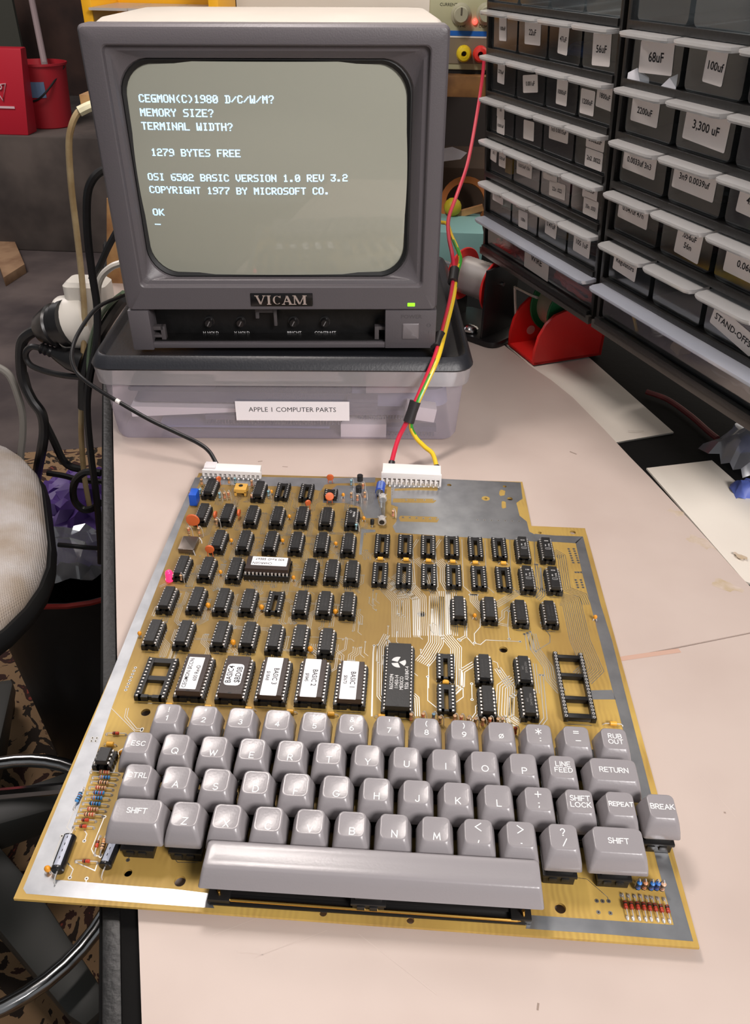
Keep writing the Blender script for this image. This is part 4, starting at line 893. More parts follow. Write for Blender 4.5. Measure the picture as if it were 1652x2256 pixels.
def keycap(w):
    b = MB(); n = 5; tw = w - 5.6; td = 11.8; dy = 1.5
    def rg(ww, dd, r, z, oy=0.0): return [(x, y, z) for x, y in rrect(ww, dd, r, n, 0, oy)]
    rings = [rg(w - .5, 17.1, 1.0, 0), rg(w - .1, 17.5, 1.2, .35), rg(w - 1.1, 16.5, 1.5, 3.6, .22), rg(w - 2.7, 14.9, 2.0, 7.2, .75), rg(w - 4.3, 13.2, 2.4, 9.6, 1.2)]
    def tr_(ww, dd, r, dz): return [(x, y, top_z(x, y - dy, w) + dz) for x, y in rrect(ww, dd, r, n, 0, dy)]
    rings += [tr_(tw + .75, td + .75, 2.6, -.55), tr_(tw + .25, td + .25, 2.6, -.12), tr_(tw - .5, td - .5, 2.5, .02), tr_(tw - 1.5, td - 1.5, 2.3, 0)] + [tr_(tw - q_, td - q_, max(.6, 2.3 - q_ * .16), 0) for q_ in (2.6, 3.8, 5, 6.2, 7.4, 8.6, 9.8, 11)]
    b.loft(rings, True, True)
    return b.mesh('keycap', m_key, angle=60)
cap1, cap15 = keycap(17.6), keycap(27.2)
def switch_mesh():
    b = MB(); b.bx(-7, 7, -7, 7, .2, 6).bx(-7.8, 7.8, -7.6, 7.6, 5.6, 7.4).bx(-6, 6, -6, 6, 7.4, 9.4).bx(-2.6, 2.6, -2.2, 2.2, 9.4, 16)
    b.bx(-5, -1.4, -8.2, -7, 3.4, 6.2).bx(.6, 4.2, -8.2, -7, 3.4, 6.2)
    return b.mesh('key_switch', m_sw, bevel=.35)
sw_me = switch_mesh()
KY = 89.4; KD = 1.45
X0 = (48.65, 58.0, 63.4, 72.4); ZT = 13.0
def key(x, y, w, legends, me):
    k = link('keycap', me, board, (x, y - KD, ZT))
    link('key_switch', sw_me, k, (0, 0, -ZT + .0))
    if legends:
        mb = MB()
        for s, lx, ly, sz in legends:
            stroke_text(mb, s, sz, .46 if sz > 2.7 else .40, gap=.25 if len(s) > 4 else .30, place=lambda a, c: (lx + a, KD + ly + c, top_z(lx + a, ly + c, w) + .12))
        o = mb.obj('legend', m_leg, k, smooth=False)
    return k
def two(a, b): return [(a, 0.2, 2.9, 2.7), (b, 0.3, -2.2, 2.8)]
R1 = [('!', '1'), ('"', '2'), ('#', '3'), ('$', '4'), ('%', '5'), ('&', '6'), ("'", '7'), ('(', '8'), (')', '9')]
for i, (a, b) in enumerate(R1): key(X0[0] + 19.05 * i, KY, 17.6, two(a, b), cap1)
kz_ = key(X0[0] + 19.05 * 9, KY, 17.6, [('0', 0, -2.0, 2.7)], cap1)
key(X0[0] + 19.05 * 10, KY, 17.6, [('*', 0, 2.0, 4.0), (':', 0.6, -2.4, 2.9)], cap1)
key(X0[0] + 19.05 * 11, KY, 17.6, [('=', 0, 2.8, 2.9), ('-', 0.6, -2.2, 2.9)], cap1)
def lines2(a, b, sz=2.1): return [(a, 0.4, 1.8, sz), (b, 0.4, -1.5, sz)]
key(X0[0] + 19.05 * 12, KY, 17.6, lines2('RUB', 'OUT', 2.4), cap1)
for i, c in enumerate('QWERTYUIOP'): key(X0[1] + 19.05 * i, KY - 19.05, 17.6, [(c, 0.4, -3.2, 3.3)], cap1)
key(X0[1] - 19.05, KY - 19.05, 17.6, [('ESC', 0.4, -.2, 2.5)], cap1)
key(X0[1] + 190.5, KY - 19.05, 17.6, lines2('LINE', 'FEED', 2.4), cap1)
key(273.3, KY - 19.05, 27.2, [('RETURN', 0, 0, 2.5)], cap15)
for i, c in enumerate('ASDFGHJKL'): key(X0[2] + 19.05 * i, KY - 38.1, 17.6, [(c, 0.4, -3.2, 3.3)], cap1)
key(X0[2] - 19.05, KY - 38.1, 17.6, [('CTRL', 0.2, 0.4, 2.5)], cap1)
key(X0[2] + 19.05 * 9, KY - 38.1, 17.6, [('+', 0, 2.6, 3.2), (';', 0, -2.4, 3.0)], cap1)
key(X0[2] + 19.05 * 10, KY - 38.1, 17.6, lines2('SHIFT', 'LOCK', 2.4), cap1)
key(X0[2] + 19.05 * 11, KY - 38.1, 17.6, [('REPEAT', 0.2, 0, 2.05)], cap1)
key(X0[2] + 19.05 * 12, KY - 38.1, 17.6, [('BREAK', 0.2, 0, 2.4)], cap1)
for i, c in enumerate('ZXCVBNM'): key(X0[3] + 19.05 * i, KY - 57.15, 17.6, [(c, 0.4, -3.2, 3.3)], cap1)
key(X0[3] + 19.05 * 7, KY - 57.15, 17.6, [('<', 0, 2.4, 3.6), (',', 0, -2.6, 3.6)], cap1)
key(X0[3] + 19.05 * 8, KY - 57.15, 17.6, [('>', 0, 2.4, 3.6), ('.', 0, -2.6, 3.6)], cap1)
key(X0[3] + 19.05 * 9, KY - 57.15, 17.6, [('?', 0, 2.4, 3.2), ('/', 0.4, -2.4, 3.2)], cap1)
key(49.9, KY - 57.15, 27.2, [('SHIFT', 0, 0.4, 2.4)], cap15)
key(268.3, KY - 57.15, 27.2, [('SHIFT', 0, -.2, 2.4)], cap15)
# space bar
sb = MB()
def srg(w, d, r, z, oy): return [(x, y, z) for x, y in rrect(w, d, r, 4, 158.6, oy)]
sb.loft([srg(150.4, 18.6, 1, 11, 14.4), srg(150.8, 19, 1.2, 11.4, 14.4), srg(148.8, 15.8, 1.5, 16.5, 15.4), srg(147.4, 13.6, 1.7, 19.6, 16.1), srg(146.6, 12.6, 1.7, 20.2, 16.2), srg(145, 10.6, 1.6, 20.5, 16.3), srg(142, 6, 1.5, 20.3, 16.4), srg(139, 1.5, .6, 20.2, 16.4)])
sbo = sb.obj('space_bar', m_key, board, angle=50)
link('key_switch', sw_me, sbo, (158, 12, 0))
m_brass = mat('brass_wire', (222, 178, 96), .22, 1.0)
c = [U(482, 1962, 6), U(484, 1972, 3.4), U(488, 1979, 2.6), U(500, 1982, 2.4), U(820, 2005, 2.4), U(1138, 2028, 2.4), U(1150, 2026, 2.6), U(1154, 2018, 3.6), U(1153, 2006, 7)]
MB().tube(c, .75, 8).obj('stabiliser_wire', m_brass, sbo)
a, b = U(462, 1990, 1), U(1160, 2036, 1)
MB().bx(a[0], b[0], a[1] - .5, a[1] + 9.5, .2, 1.2).bx(a[0] - 1, a[0] + 9, a[1], a[1] + 9, .2, 4).bx(b[0] - 7, b[0] + 2, a[1], a[1] + 9, .2, 4).bx(a[0] + 8, b[0] - 6, a[1] + 4, a[1] + 7.6, 1, 2.6).obj('stabiliser_bed', m_sw, sbo, bevel=.3)
# ------------------------------------------------------------------ chips and sockets
m_chip = mat('chip_black', (30, 29, 29), .42, bump=.08, bscale=900)
m_cer = mat('chip_ceramic', (54, 42, 38), .38, bump=.08, bscale=700)
m_sock = mat('socket_black', (22, 21, 21), .4)
m_ctop = m_lead
def socket_mesh(n, w, empty):
    b = MB(); k = n // 2; L = k * 2.54; rw = 2.5
    for s in (-1, 1):
        wi = w / 2 - 2.5; wo = w / 2 + 1.25; b.bx(*sorted((s * wi, s * wo)), -L / 2, L / 2, .5, 3.9)
        b.bx(s * w / 2 + s * .75 - .3, s * w / 2 + s * .75 + .3, -L / 2, L / 2, 3.9, 4.5)
        for i in range(k):
            y = -L / 2 + 1.27 + i * 2.54
            b.box(s * (w / 2 + rw / 2), y + 1.27 if i < k - 1 else y, 2.2, .5, .7, 3.2)
            if i < k - 1: b.box(s * (w / 2 - .2), y + 1.27, 4.0, 1.6, .55, .5)
    b.bx(-w / 2 + 1, w / 2 - 1, L / 2 - 3.6, L / 2, .6, 3.7)
    b.bx(-w / 2 + 1, -1.2, -L / 2, -L / 2 + 2.2, .6, 3.9); b.bx(1.2, w / 2 - 1, -L / 2, -L / 2 + 2.2, .6, 3.9); b.bx(-1.3, 1.3, -L / 2 + 1, -L / 2 + 2.2, .6, 3.4)
    if w > 10: b.bx(-w / 2 + 1, w / 2 - 1, -1.6, 1.6, .6, 3.3)
    return b.mesh('socket', m_sock, smooth=False)
def contact_mesh(n, w, chip):
    b = MB(); k = n // 2; L = k * 2.54
    for s in (-1, 1):
        for i in range(k):
            y = -L / 2 + 1.27 + i * 2.54
            if chip:
                b.box(s * (w / 2 - .35), y, 6.1, 1.3, 1.25, .3); b.box(s * (w / 2 + .12), y, 5.2, .3, 1.2, 2.1); b.box(s * (w / 2 + .1), y, 3.9, .3, .6, 1)
            else:
                b.box(s * (w / 2 - .2), y, 3.95, 1.1, .95, .25)
            b.box(s * (w / 2 + 1.1), y, .35, .9, .6, .5)
    return b.mesh('contact_row', m_ctop, smooth=False)
def body_mesh(n, w, m, h=3.5, wide=None):
    bw = wide or w - 1.3; L = (n // 2) * 2.54 - 1.0; z = 4.6
    b = MB()
    r = lambda ww, ll, zz: [(x, y, zz) for x, y in ((-ww / 2, -ll / 2), (-.9, -ll / 2), (-.8, -ll / 2 + .0), (.8, -ll / 2 + .0), (.9, -ll / 2), (ww / 2, -ll / 2), (ww / 2, ll / 2), (-ww / 2, ll / 2))]
    b.loft([r(bw - .7, L - .8, z), r(bw, L, z + 1.5), r(bw, L, z + 1.75), r(bw - .55, L - .7, z + h)])
    b.m = 1
    n_ = 9; arc = [(1.1 * math.cos(PI * i / n_), -L / 2 + .36 + 1.1 * math.sin(PI * i / n_), z + h + .03) for i in range(n_ + 1)]
    b.add(arc, [tuple(range(len(arc)))])
    return b.mesh('integrated_circuit', [m, mat('notch_dark', (16, 15, 15), .5)], smooth=False, bevel=.12, seg=1)
_dip = {}
def dip(n, w, px, kind='chip', m=None, h=3.5, rz=0.0, zf=None, dz=None):
    """kind 'chip' in its socket, or 'socket' left empty; px is the middle of its top face in the photograph"""
    m = m or m_chip
    zt = dz if dz is not None else (4.5 if kind == 'socket' else 4.6 + h)
    x, y, _ = U(*px, zt)
    key_ = (n, w, kind, m.name, h)
    if key_ not in _dip:
        _dip[key_] = (socket_mesh(n, w, kind == 'socket'), contact_mesh(n, w, kind != 'socket'), body_mesh(n, w, m, h) if kind != 'socket' else None)
    sm, cm, bm_ = _dip[key_]
    if kind == 'socket':
        o = link('chip_socket', sm, board, (x, y, 0), rz); link('contact_row', cm, o)
    else:
        o = link('integrated_circuit', bm_, board, (x, y, 0), rz); link('contact_row', cm, o); link('socket', sm, o)
    L = (n // 2) * 2.54
    v = MB().strip([(-w / 2 + .9, -L / 2 - .9), (w / 2 - .9, -L / 2 - .9)], .35, .05, .14)
    return o, x, y
A16 = [(462.5, 1067.6), (569.9, 1073.5), (445.4, 1124), (499.9, 1124.8), (554.3, 1128.6), (610.2, 1130.8), (664.7, 1130.8), (719.1, 1132.7), (775.5, 1134),
       (480.8, 1183.9), (538, 1185.2), (596, 1186.6), (652.4, 1188), (709, 1189.3), (767.4, 1191.2), (399.6, 1242.4), (454.9, 1245.2), (517, 1246.5), (683.7, 1249.3), (730.9, 1250.6), (775.5, 1252.8),
       (367, 1312), (431.8, 1313.3), (489.5, 1316), (546.2, 1317.4), (663.3, 1321.4), (715, 1322.8), (766.3, 1324.7), (336.8, 1387.4), (403.8, 1389), (485.6, 1390.7), (547.7, 1392.3), (604.9, 1398.8), (660.4, 1398.8), (719.3, 1407),
       (1067.2, 1466), (1074.6, 1537.6), (1155.2, 1469.8), (1166, 1540.4), (1011.5, 1333.9), (1079, 1335.6), (1147.1, 1342.4), (1212.2, 1344)]
socket_lines = MB(); spots = []
m_print = mat('chip_print', (112, 110, 108), .6)
chips = []
for q in A16:
    o, x, y = dip(16, 7.62, q); spots.append((x, y, 7.62, 20.3)); chips.append(o)
for q in [(622.4, 1079), (675, 1081), (605.6, 1324.2), (981.6, 1466), (983.6, 1535.7)]:
    o, x, y = dip(16, 7.62, q, 'socket'); spots.append((x, y, 7.62, 20.3))
for q in [(842, 1196.6), (892.9, 1197.6), (943.4, 1199.3), (995.3, 1201), (1047.8, 1203.4), (1100.3, 1205), (837, 1261), (890.2, 1262.7), (945, 1264.4), (999.7, 1266), (1055.3, 1268.8), (1109.8, 1271.2)]:
    o, x, y = dip(18, 7.62, q, 'socket'); spots.append((x, y, 7.62, 22.9))
rams = []
for q in [(1152.9, 1201.7), (1205.4, 1203.4), (1163, 1267.8), (1220.7, 1269.5)]:
    o, x, y = dip(18, 7.62, q); spots.append((x, y, 7.62, 22.9)); rams.append(o)
o, x, y = dip(8, 7.62, (728.7, 1084.4), 'socket'); spots.append((x, y, 7.62, 10))
o8, x, y = dip(8, 7.62, (227.5, 1660.8)); spots.append((x, y, 7.62, 10))
o, x, y = dip(24, 15.24, (345, 1490.4), 'socket'); spots.append((x, y, 15.24, 30.5))
# lettering on the chips: local millimetres on the top face
def chip_text(o, lines, z, ang, m, par=None):
    mb = MB(); ca, sa = math.cos(ang), math.sin(ang)
    for s, u, v, sz in lines:
        put_text(mb, s, sz, lambda x, y: (((u + x) * ca - (v + y) * sa), ((u + x) * sa + (v + y) * ca), z), bold=.01, sx=.9)
    return mb.obj('lettering', m, o if par is None else par, smooth=False)
m_pw = mat('print_pale', (216, 214, 212), .6)
for o, t in zip(rams, ('8358', '8358', '1158', '8358')):
    chip_text(o, [(t, 0, 6.2, 1.1)], 8.16, 0, m_pw); chip_text(o, [('2114L', 1.5, -1.4, 1.2), ('MM', 1.0, 1.0, 1.0)], 8.16, PI / 2, m_pw)
    b = MB(); b.tube([(x, y, 8.15) for x, y in rrect(3.4, 1.6, .2, 1, .2, -2.6)] + [(1.9, -2.0, 8.15)], .09, 4); b.obj('lettering', m_pw, o)
chip_text(chips[8], [('74LS163', 0.6, -1.4, 1.5)], 8.16, PI / 2, mat('print_bright', (232, 232, 230), .6))
MB().tube([(-1.2, 2.2, 8.16), (-.3, 4, 8.16), (-1.2, 5.8, 8.16), (-2.1, 4, 8.16), (-1.2, 2.2, 8.16)], .14, 4).obj('lettering', MATS['print_bright'], chips[8])
for i, o in enumerate(chips):
    if i == 8: continue
    if i in (37, 38): chip_text(o, [('DM74LS75N', 0, -1.0, 1.3), ('8402', -.5, 1.0, 1.1)], 8.15, PI / 2, m_print); continue
    b = MB()                                            # worn, unreadable print: faint broken strokes
    r_ = random.Random(i)
    for row in (-1.1, 1.0):
        yy = -5.0
        while yy < 5.0:
            l = r_.uniform(.5, .9); b.box(row + r_.uniform(-.1, .1), yy, 8.13, r_.uniform(.5, 1.1), l * .55, .02); yy += l + r_.uniform(.25, .8)
    b.obj('worn_print', mat('worn_print', (62, 61, 60), .6), o, smooth=False)
# ROMs with paper labels
roms = []
LBL = [((426.7, 1480.6), [('CEGMON $CC96', 0, 2.4, 2.35), ('600 RevD', 0, -2.5, 2.35)], PI / 2, (9.2, 24.5, -.6, -.6, .4)),
       ((516.6, 1485.5), [('BASIC4', 0, 2.3, 3.3), ('$BD0B', 0, -2.6, 3.3)], PI / 2, (9.6, 16.5, -.2, -.2, 2.4)),
       ((601.6, 1488.7), [('BASIC 3', 0, 1.8, 2.9), ('$1BA8', 0, -2.4, 2.0)], -PI / 2, (9.2, 29, -.6, -.3, .4)),
       ((688.2, 1492), [('BASIC 2', 0, 1.8, 2.9), ('$F845', 0, -2.4, 2.0)], -PI / 2, (9.2, 29, -.8, -.3, .4)),
       ((773.2, 1496.9), [('BASIC 1', 0, 1.8, 2.9), ('$0673', 0, -2.4, 2.0)], -PI / 2, (9.2, 29, -.9, -.3, .4))]
m_rl = mat('rom_label', (246, 243, 244), .55)
for q, tx_, ang, (lw, ll, lx, ly, rr) in LBL:
    o, x, y = dip(24, 15.24, q, m=m_cer, h=4.4); spots.append((x, y, 15.24, 30.5))
    lb = MB().add([(a, b, 9.08) for a, b in rrect(lw, ll, rr, 3, lx, ly)], [tuple(range(16))]).obj('paper_label', m_rl, o)
    t = chip_text(o, tx_, 9.14, ang, m_ink); t.location = Vector((lx, ly, 0)) * S
    t.parent = lb; t.parent = o
    roms.append(o)
o, x, y = dip(24, 15.24, (589.8, 1240), m=m_cer, h=4.4, rz=PI / 2)
lb = MB().add([(a, b, 9.08) for a, b in rrect(9.2, 24, .4, 3, 1.6, -1.0)], [tuple(range(16))]).obj('paper_label', m_rl, o)
t = chip_text(o, [('CHARGEN', 4.6, 2.2, 2.2), ('600 RevD $8E67', 0, -2.2, 2.2)], 9.14, PI / 2, m_ink); t.location = Vector((1.6, -1.0, 0)) * S
# processor
cpu, x, y = dip(40, 15.24, (878.2, 1483.4), h=3.9); spots.append((x, y, 15.24, 50.8))
chip_text(cpu, [('R65C02P4', -6.6, 3.8, 2.1), ('11450-14', -6.6, .9, 2.1), ('MEXICO', -7.4, -1.9, 2.1), ('9326  A31847-4', -3.0, -4.8, 2.1)], 8.55, PI / 2, m_pw)
lg = MB()
def leaf(cx, cy, a, L, wd):
    n = 10; pts = []
    for i in range(n + 1): t = i / n; pts.append((L * t, wd * math.sin(PI * t) ** .8))
    for i in range(n, -1, -1): t = i / n; pts.append((L * t, -wd * .25 * math.sin(PI * t)))
    lg.add([(cx + x * math.cos(a) - y * math.sin(a), cy + x * math.sin(a) + y * math.cos(a), 8.56) for x, y in pts], [tuple(range(len(pts)))])
n = 12
lg.add([(-.2 - .15 + 3.9 * math.cos(a) * 1.05, 9.2 + 3.9 * math.sin(a), 8.56) for a in [math.radians(75 + 95 * i / n) for i in range(n + 1)]] + [(-.9, 8.9, 8.56)], [tuple(range(n + 2))])
lg.add([(-.2 - .15 + 3.9 * math.cos(a) * 1.05, 8.4 + 3.9 * math.sin(a), 8.56) for a in [math.radians(190 + 95 * i / n) for i in range(n + 1)]] + [(-.7, 8.2, 8.56)], [tuple(range(n + 2))])
lg.add([(-.2 + 4.2 * math.cos(a), 8.8 + 4.2 * math.sin(a), 8.56) for a in [math.radians(-42 + 72 * i / n) for i in range(n + 1)]] + [(-.1, 8.8, 8.56)], [tuple(range(n + 2))])
lg.obj('maker_mark', m_pw, cpu, smooth=False)
# machined forty-pin socket, empty
x, y, _ = U(1264.3, 1505.6, 4.7); L = 50.8; spots.append((x, y, 15.24, 50.8))
b = MB()
for s in (-1, 1): b.bx(s * 7.62 - 1.3, s * 7.62 + 1.3, -L / 2, L / 2, .8, 4.5)
for yy, d in ((L / 2 - 3.4, 2.6), (11.2 - 4, 2.6), (-10.4, 2.6), (-L / 2 + 2, 3.2)): b.bx(-6.4, 6.4, yy - d / 2, yy + d / 2, 1.0, 4.2)
mso = b.obj('chip_socket', m_sock, board, (x, y, 0), bevel=.2)
b = MB()
for s in (-1, 1):
    for i in range(20):
        yy = -L / 2 + 1.27 + 2.54 * i
        b.lathe([(.35, 4.2), (.55, 4.75), (.85, 4.75), (.9, 4.4)], (s * 7.62, yy, 0), (0, 0, 1), 10, cap=False)
        b.lathe([(.35, 4.45), (0, 4.45)], (s * 7.62, yy, 0), (0, 0, 1), 8, cap=False)
b.obj('contact_row', m_lead, mso)
for x, y, w, L in spots: socket_lines.strip([(x - w / 2 + .9, y - L / 2 - .9), (x + w / 2 - .9, y - L / 2 - .9)], .38, .05, .14)  # thin tinned line drawn in front of each chip and socket
socket_lines.obj('socket_line_pattern', m_trace, board)
for x, y, w, L in spots[35:]:
    pass
# ------------------------------------------------------------------ small components
TAN = (214, 170, 128); BLUE = (70, 140, 200); LBLUE = (150, 196, 205)
BANDS = [((120, 50, 30), (30, 28, 28), (190, 60, 40)), ((200, 120, 40), (200, 120, 40), (60, 40, 30)), ((30, 28, 28), (130, 60, 30), (30, 28, 28)), ((170, 50, 40), (170, 50, 40), (120, 60, 30))]
def rmat(c): return mat('component_%d_%d_%d' % c, c, .4)
def resistor(p0, p1, col, bi=0, r=1.0, name='resistor', h=None, Lb=5.6):
    """axial part between two board points, body in the middle, lying on its leads"""
    a, b_ = Vector((*p0[:2], 0)), Vector((*p1[:2], 0)); h = h or r + .5; d = (b_ - a); Lt = d.length; d.normalize(); c = (a + b_) / 2 + Vector((0, 0, h)); Lb = min(Lb, Lt * .8)
    bands = BANDS[bi % 4]
    mb = MB(); prof = [(r * .55, -Lb / 2), (r, -Lb / 2 + .4), (r, -Lb / 2 + 1.3), (r * .86, -Lb / 2 + 1.7), (r * .86, Lb / 2 - 1.7), (r, Lb / 2 - 1.3), (r, Lb / 2 - .4), (r * .55, Lb / 2)]
    mb.lathe(prof, c, d, 12)
    for i, t in enumerate((-.36, -.16, .04, .3)):
        mb.m = 1 + min(i, 2); k = t * Lb; rr = (r if abs(k) > Lb / 2 - 1.6 else r * .87) + .03
        mb.lathe([(rr, k - .28), (rr, k + .28)], c, d, 12, cap=False)
    o = mb.obj(name, [rmat(col)] + [rmat(x) for x in bands], board)
    up = Vector((0, 0, h)); MB().tube([a - Vector((0, 0, .2)), a + up * .85, a + up + d * .5, c, b_ + up - d * .5, b_ + up * .85, b_ - Vector((0, 0, .2))], .28, 6).obj('lead', m_lead, o)
    for q in (a, b_): MB().lathe([(.8, 0), (.6, .5), (.25, .9)], q, (0, 0, 1), 10).obj('solder_joint', m_lead, o)
    return o
def upright(px, col, bi=0, zc=4.2, r=1.0, name='resistor', tilt=0.0, ret=(2.0, -.6)):
    x, y, _ = U(*px, zc); L = 5.4; d = Vector((math.sin(tilt), 0, math.cos(tilt))); c = Vector((x, y, zc)); bands = BANDS[bi % 4]
    mb = MB(); mb.lathe([(r * .5, -L / 2), (r, -L / 2 + .5), (r, -L / 2 + 1.4), (r * .85, -L / 2 + 1.8), (r * .85, L / 2 - 1.8), (r, L / 2 - 1.4), (r, L / 2 - .5), (r * .5, L / 2)], c, d, 12)
    for i, t in enumerate((-.36, -.14, .08, .3)):
        mb.m = 1 + min(i, 2); k = t * L; rr = (r if abs(k) > L / 2 - 1.7 else r * .86) + .03; mb.lathe([(rr, k - .28), (rr, k + .28)], c, d, 12, cap=False)
    o = mb.obj(name, [rmat(col)] + [rmat(q) for q in bands], board)
    top = c + d * (L / 2)
    MB().tube(spline([c - d * (L / 2 + 1.4), c, top + d * .8, top + Vector((ret[0] * .5, ret[1] * .5, 1.3)), Vector((x + ret[0], y + ret[1], zc + 1)), Vector((x + ret[0] * 1.1, y + ret[1] * 1.1, 0))], 4), .27, 6).obj('lead', m_lead, o)
    return o
m_cap = mat('capacitor_yellow', (226, 150, 40), .35); m_disc = mat('capacitor_orange', (204, 98, 50), .45)
def bead(px, zc=2.6, s=1.0, flat_=False):
    x, y, _ = U(*px, zc); mb = MB(); mb.sph((x, y, zc), 1.35 * s, 1.1 * s, 1.7 * s, 12, 7)
    o = mb.obj('capacitor', m_cap, board)
    for k in (-1, 1): MB().tube([(x + .5 * k, y, zc - 1), (x + .9 * k, y - .6, 1.0), (x + 1.2 * k, y - 1.0, 0)], .26, 6).obj('lead', m_lead, o)
    return o
def axial_cap(px, d=5.0):
    x, y, _ = U(*px, 1.6); mb = MB(); mb.lathe([(.7, -2), (1.25, -1.7), (1.25, 1.7), (.7, 2)], (x, y, 1.6), (1, 0, 0), 12)
    o = mb.obj('capacitor', mat('capacitor_axial', (232, 172, 62), .35), board)
    MB().tube([(x - d, y, 0), (x - d * .8, y, 1.3), (x, y, 1.6), (x + d * .8, y, 1.3), (x + d, y, 0)], .27, 6).obj('lead', m_lead, o)
def disc(px, zc, r, ang=0.0, lean=0.0, lead_d=2.5):
    x, y, _ = U(*px, zc); ax = Vector((math.sin(ang), -math.cos(ang) * math.cos(lean), math.sin(lean))).normalized()
    mb = MB(); mb.lathe([(r * .55, -1.0), (r * .9, -.75), (r, 0), (r * .9, .75), (r * .55, 1.0)], (x, y, zc), ax, 24)
    o = mb.obj('disc_capacitor', m_disc, board); tx_ = Vector((math.cos(ang), math.sin(ang), 0))
    for k in (-1, 1):
        p = Vector((x, y, zc)) + tx_ * (k * r * .55); MB().tube([p - Vector((0, 0, r * .7)), p - Vector((0, 0, max(.5, zc - .8))), (p.x, p.y, 0)], .3, 6).obj('lead', m_disc if zc - r > 1 else m_lead, o)
for p in ((800, 305), (1380, 330), (945, 505), (1547, 520), (475, 700), (890, 700), (1320, 725), (388, 955), (978, 1000)): bead(z1(*p))
for p in ((288, 1225), (720, 1240), (1318, 1275)): bead(z1(*p), s=1.25)
for p in ((783, 1050), (1567, 1060)): bead(z2(*p))
bead(z3(145, 170)); bead(z3(775, 230), s=1.3); bead(z3(1295, 275), s=1.3); bead(z5(385, 1300), 2.2, 1.2); bead(z5(985, 365), 2.2, 1.2)
for p in ((170, 680), (337, 685), (483, 692), (640, 698), (787, 705), (970, 708)): axial_cap(z2(*p), 3.4)
for p in ((345, 652), (607, 665), (880, 677), (1160, 695), (1435, 712)): axial_cap(z3(*p), 4.2)
axial_cap(z4(208, 768), 4.2); axial_cap(z4(1525, 810), 5.6); axial_cap(z4(572, 572), 3.4); axial_cap(z5(890, 290), 3.6)
disc(z1(163, 535), 7, 5.2); disc(z1(300, 770), 7.5, 3.3); disc(z1(1275, 190), 5, 2.9); disc(z1(1270, 345), 6, 3.4, 0, .9); disc(z1(1095, 395), 6.5, 2.4, .5); disc(z1(345, 490), 5, 2.8, 1.45); disc(z1(537, 475), 5, 2.8, 1.45); disc(z1(370, 205), 6, 2.6, .9)
for i, p in enumerate(((130, 620), (213, 620), (355, 550), (420, 335), (452, 330), (455, 215), (1445, 335), (1495, 355), (1540, 260), (1555, 330), (70, 1000), (640, 235), (640, 350), (235, 225))): upright(z1(*p), TAN, i, ret=(3.0, -1.2) if i in (0, 1, 2, 7) else (1.8, -.6))
for i, p in enumerate(((380, 335), (505, 215), (775, 320), (1445, 230), (1485, 590), (222, 305))): upright(z1(*p), LBLUE, 2)
upright(z2(253, 385), (224, 178, 150), 3)
for i, (p, c_) in enumerate((((375, 772), TAN), ((443, 768), TAN), ((503, 770), (130, 160, 180)), ((540, 790), TAN), ((623, 780), TAN), ((660, 783), TAN), ((700, 793), TAN), ((740, 797), TAN), ((783, 802), TAN), ((823, 795), TAN), ((868, 798), TAN), ((893, 797), TAN), ((968, 850), (150, 50, 30)))): upright(z4(*p), c_, i + 3, zc=3.6)
for i, (a, b, c_) in enumerate((((735, 522), (965, 540), TAN), ((750, 568), (950, 580), BLUE), ((740, 605), (935, 625), TAN), ((725, 650), (915, 665), TAN), ((705, 692), (905, 705), BLUE), ((690, 735), (885, 745), BLUE), ((672, 778), (875, 795), BLUE), ((655, 825), (855, 838), TAN), ((628, 868), (830, 880), TAN))):
    resistor(U(*z5(*a), 0), U(*z5(*b), 0), c_, i)
resistor(U(*z5(680, 652), 0), U(*z5(600, 818), 0), BLUE, 2)
m_gl = (176, 66, 34)
for a, b in (((615, 915), (775, 920)), ((595, 965), (760, 972)), ((862, 215), (1020, 218)), ((615, 1245), (790, 1255))): resistor(U(*z5(*a), 0), U(*z5(*b), 0), m_gl, 0, .85, 'diode', Lb=3.6)
resistor(U(*z5(810, 1040), 0), U(*z5(768, 1190), 0), m_gl, 0, .85, 'diode', Lb=3.6); resistor(U(*z5(860, 1040), 0), U(*z5(815, 1190), 0), TAN, 1)
for i, (u, v, c_) in enumerate(((845, 1285, (60, 124, 200)), (888, 1285, (206, 140, 96)), (940, 1290, (60, 124, 200)), (980, 1290, (50, 104, 180)), (1020, 1295, (212, 170, 140)))): upright(z6(u, v), c_, 2, zc=4.0, r=1.15, ret=(-.6, 1.6))
for i, (t, bt) in enumerate((((725, 1352), (765, 1528)), ((770, 1358), (805, 1532)), ((815, 1362), (852, 1532)), ((858, 1362), (898, 1537)), ((903, 1372), (937, 1537)), ((938, 1375), (985, 1542)), ((982, 1382), (1028, 1549)), ((1030, 1388), (1070, 1552)))):
    resistor(U(*z6(*t), 0), U(*z6(*bt), 0), (150, 50, 26), 0, .9, 'diode', Lb=3.8)
    c = U(*z6(*bt), .3); MB().sph((c[0], c[1] + .5, .4), .8, 1.2, .7, 10, 6).obj('solder_joint', m_lead, board)
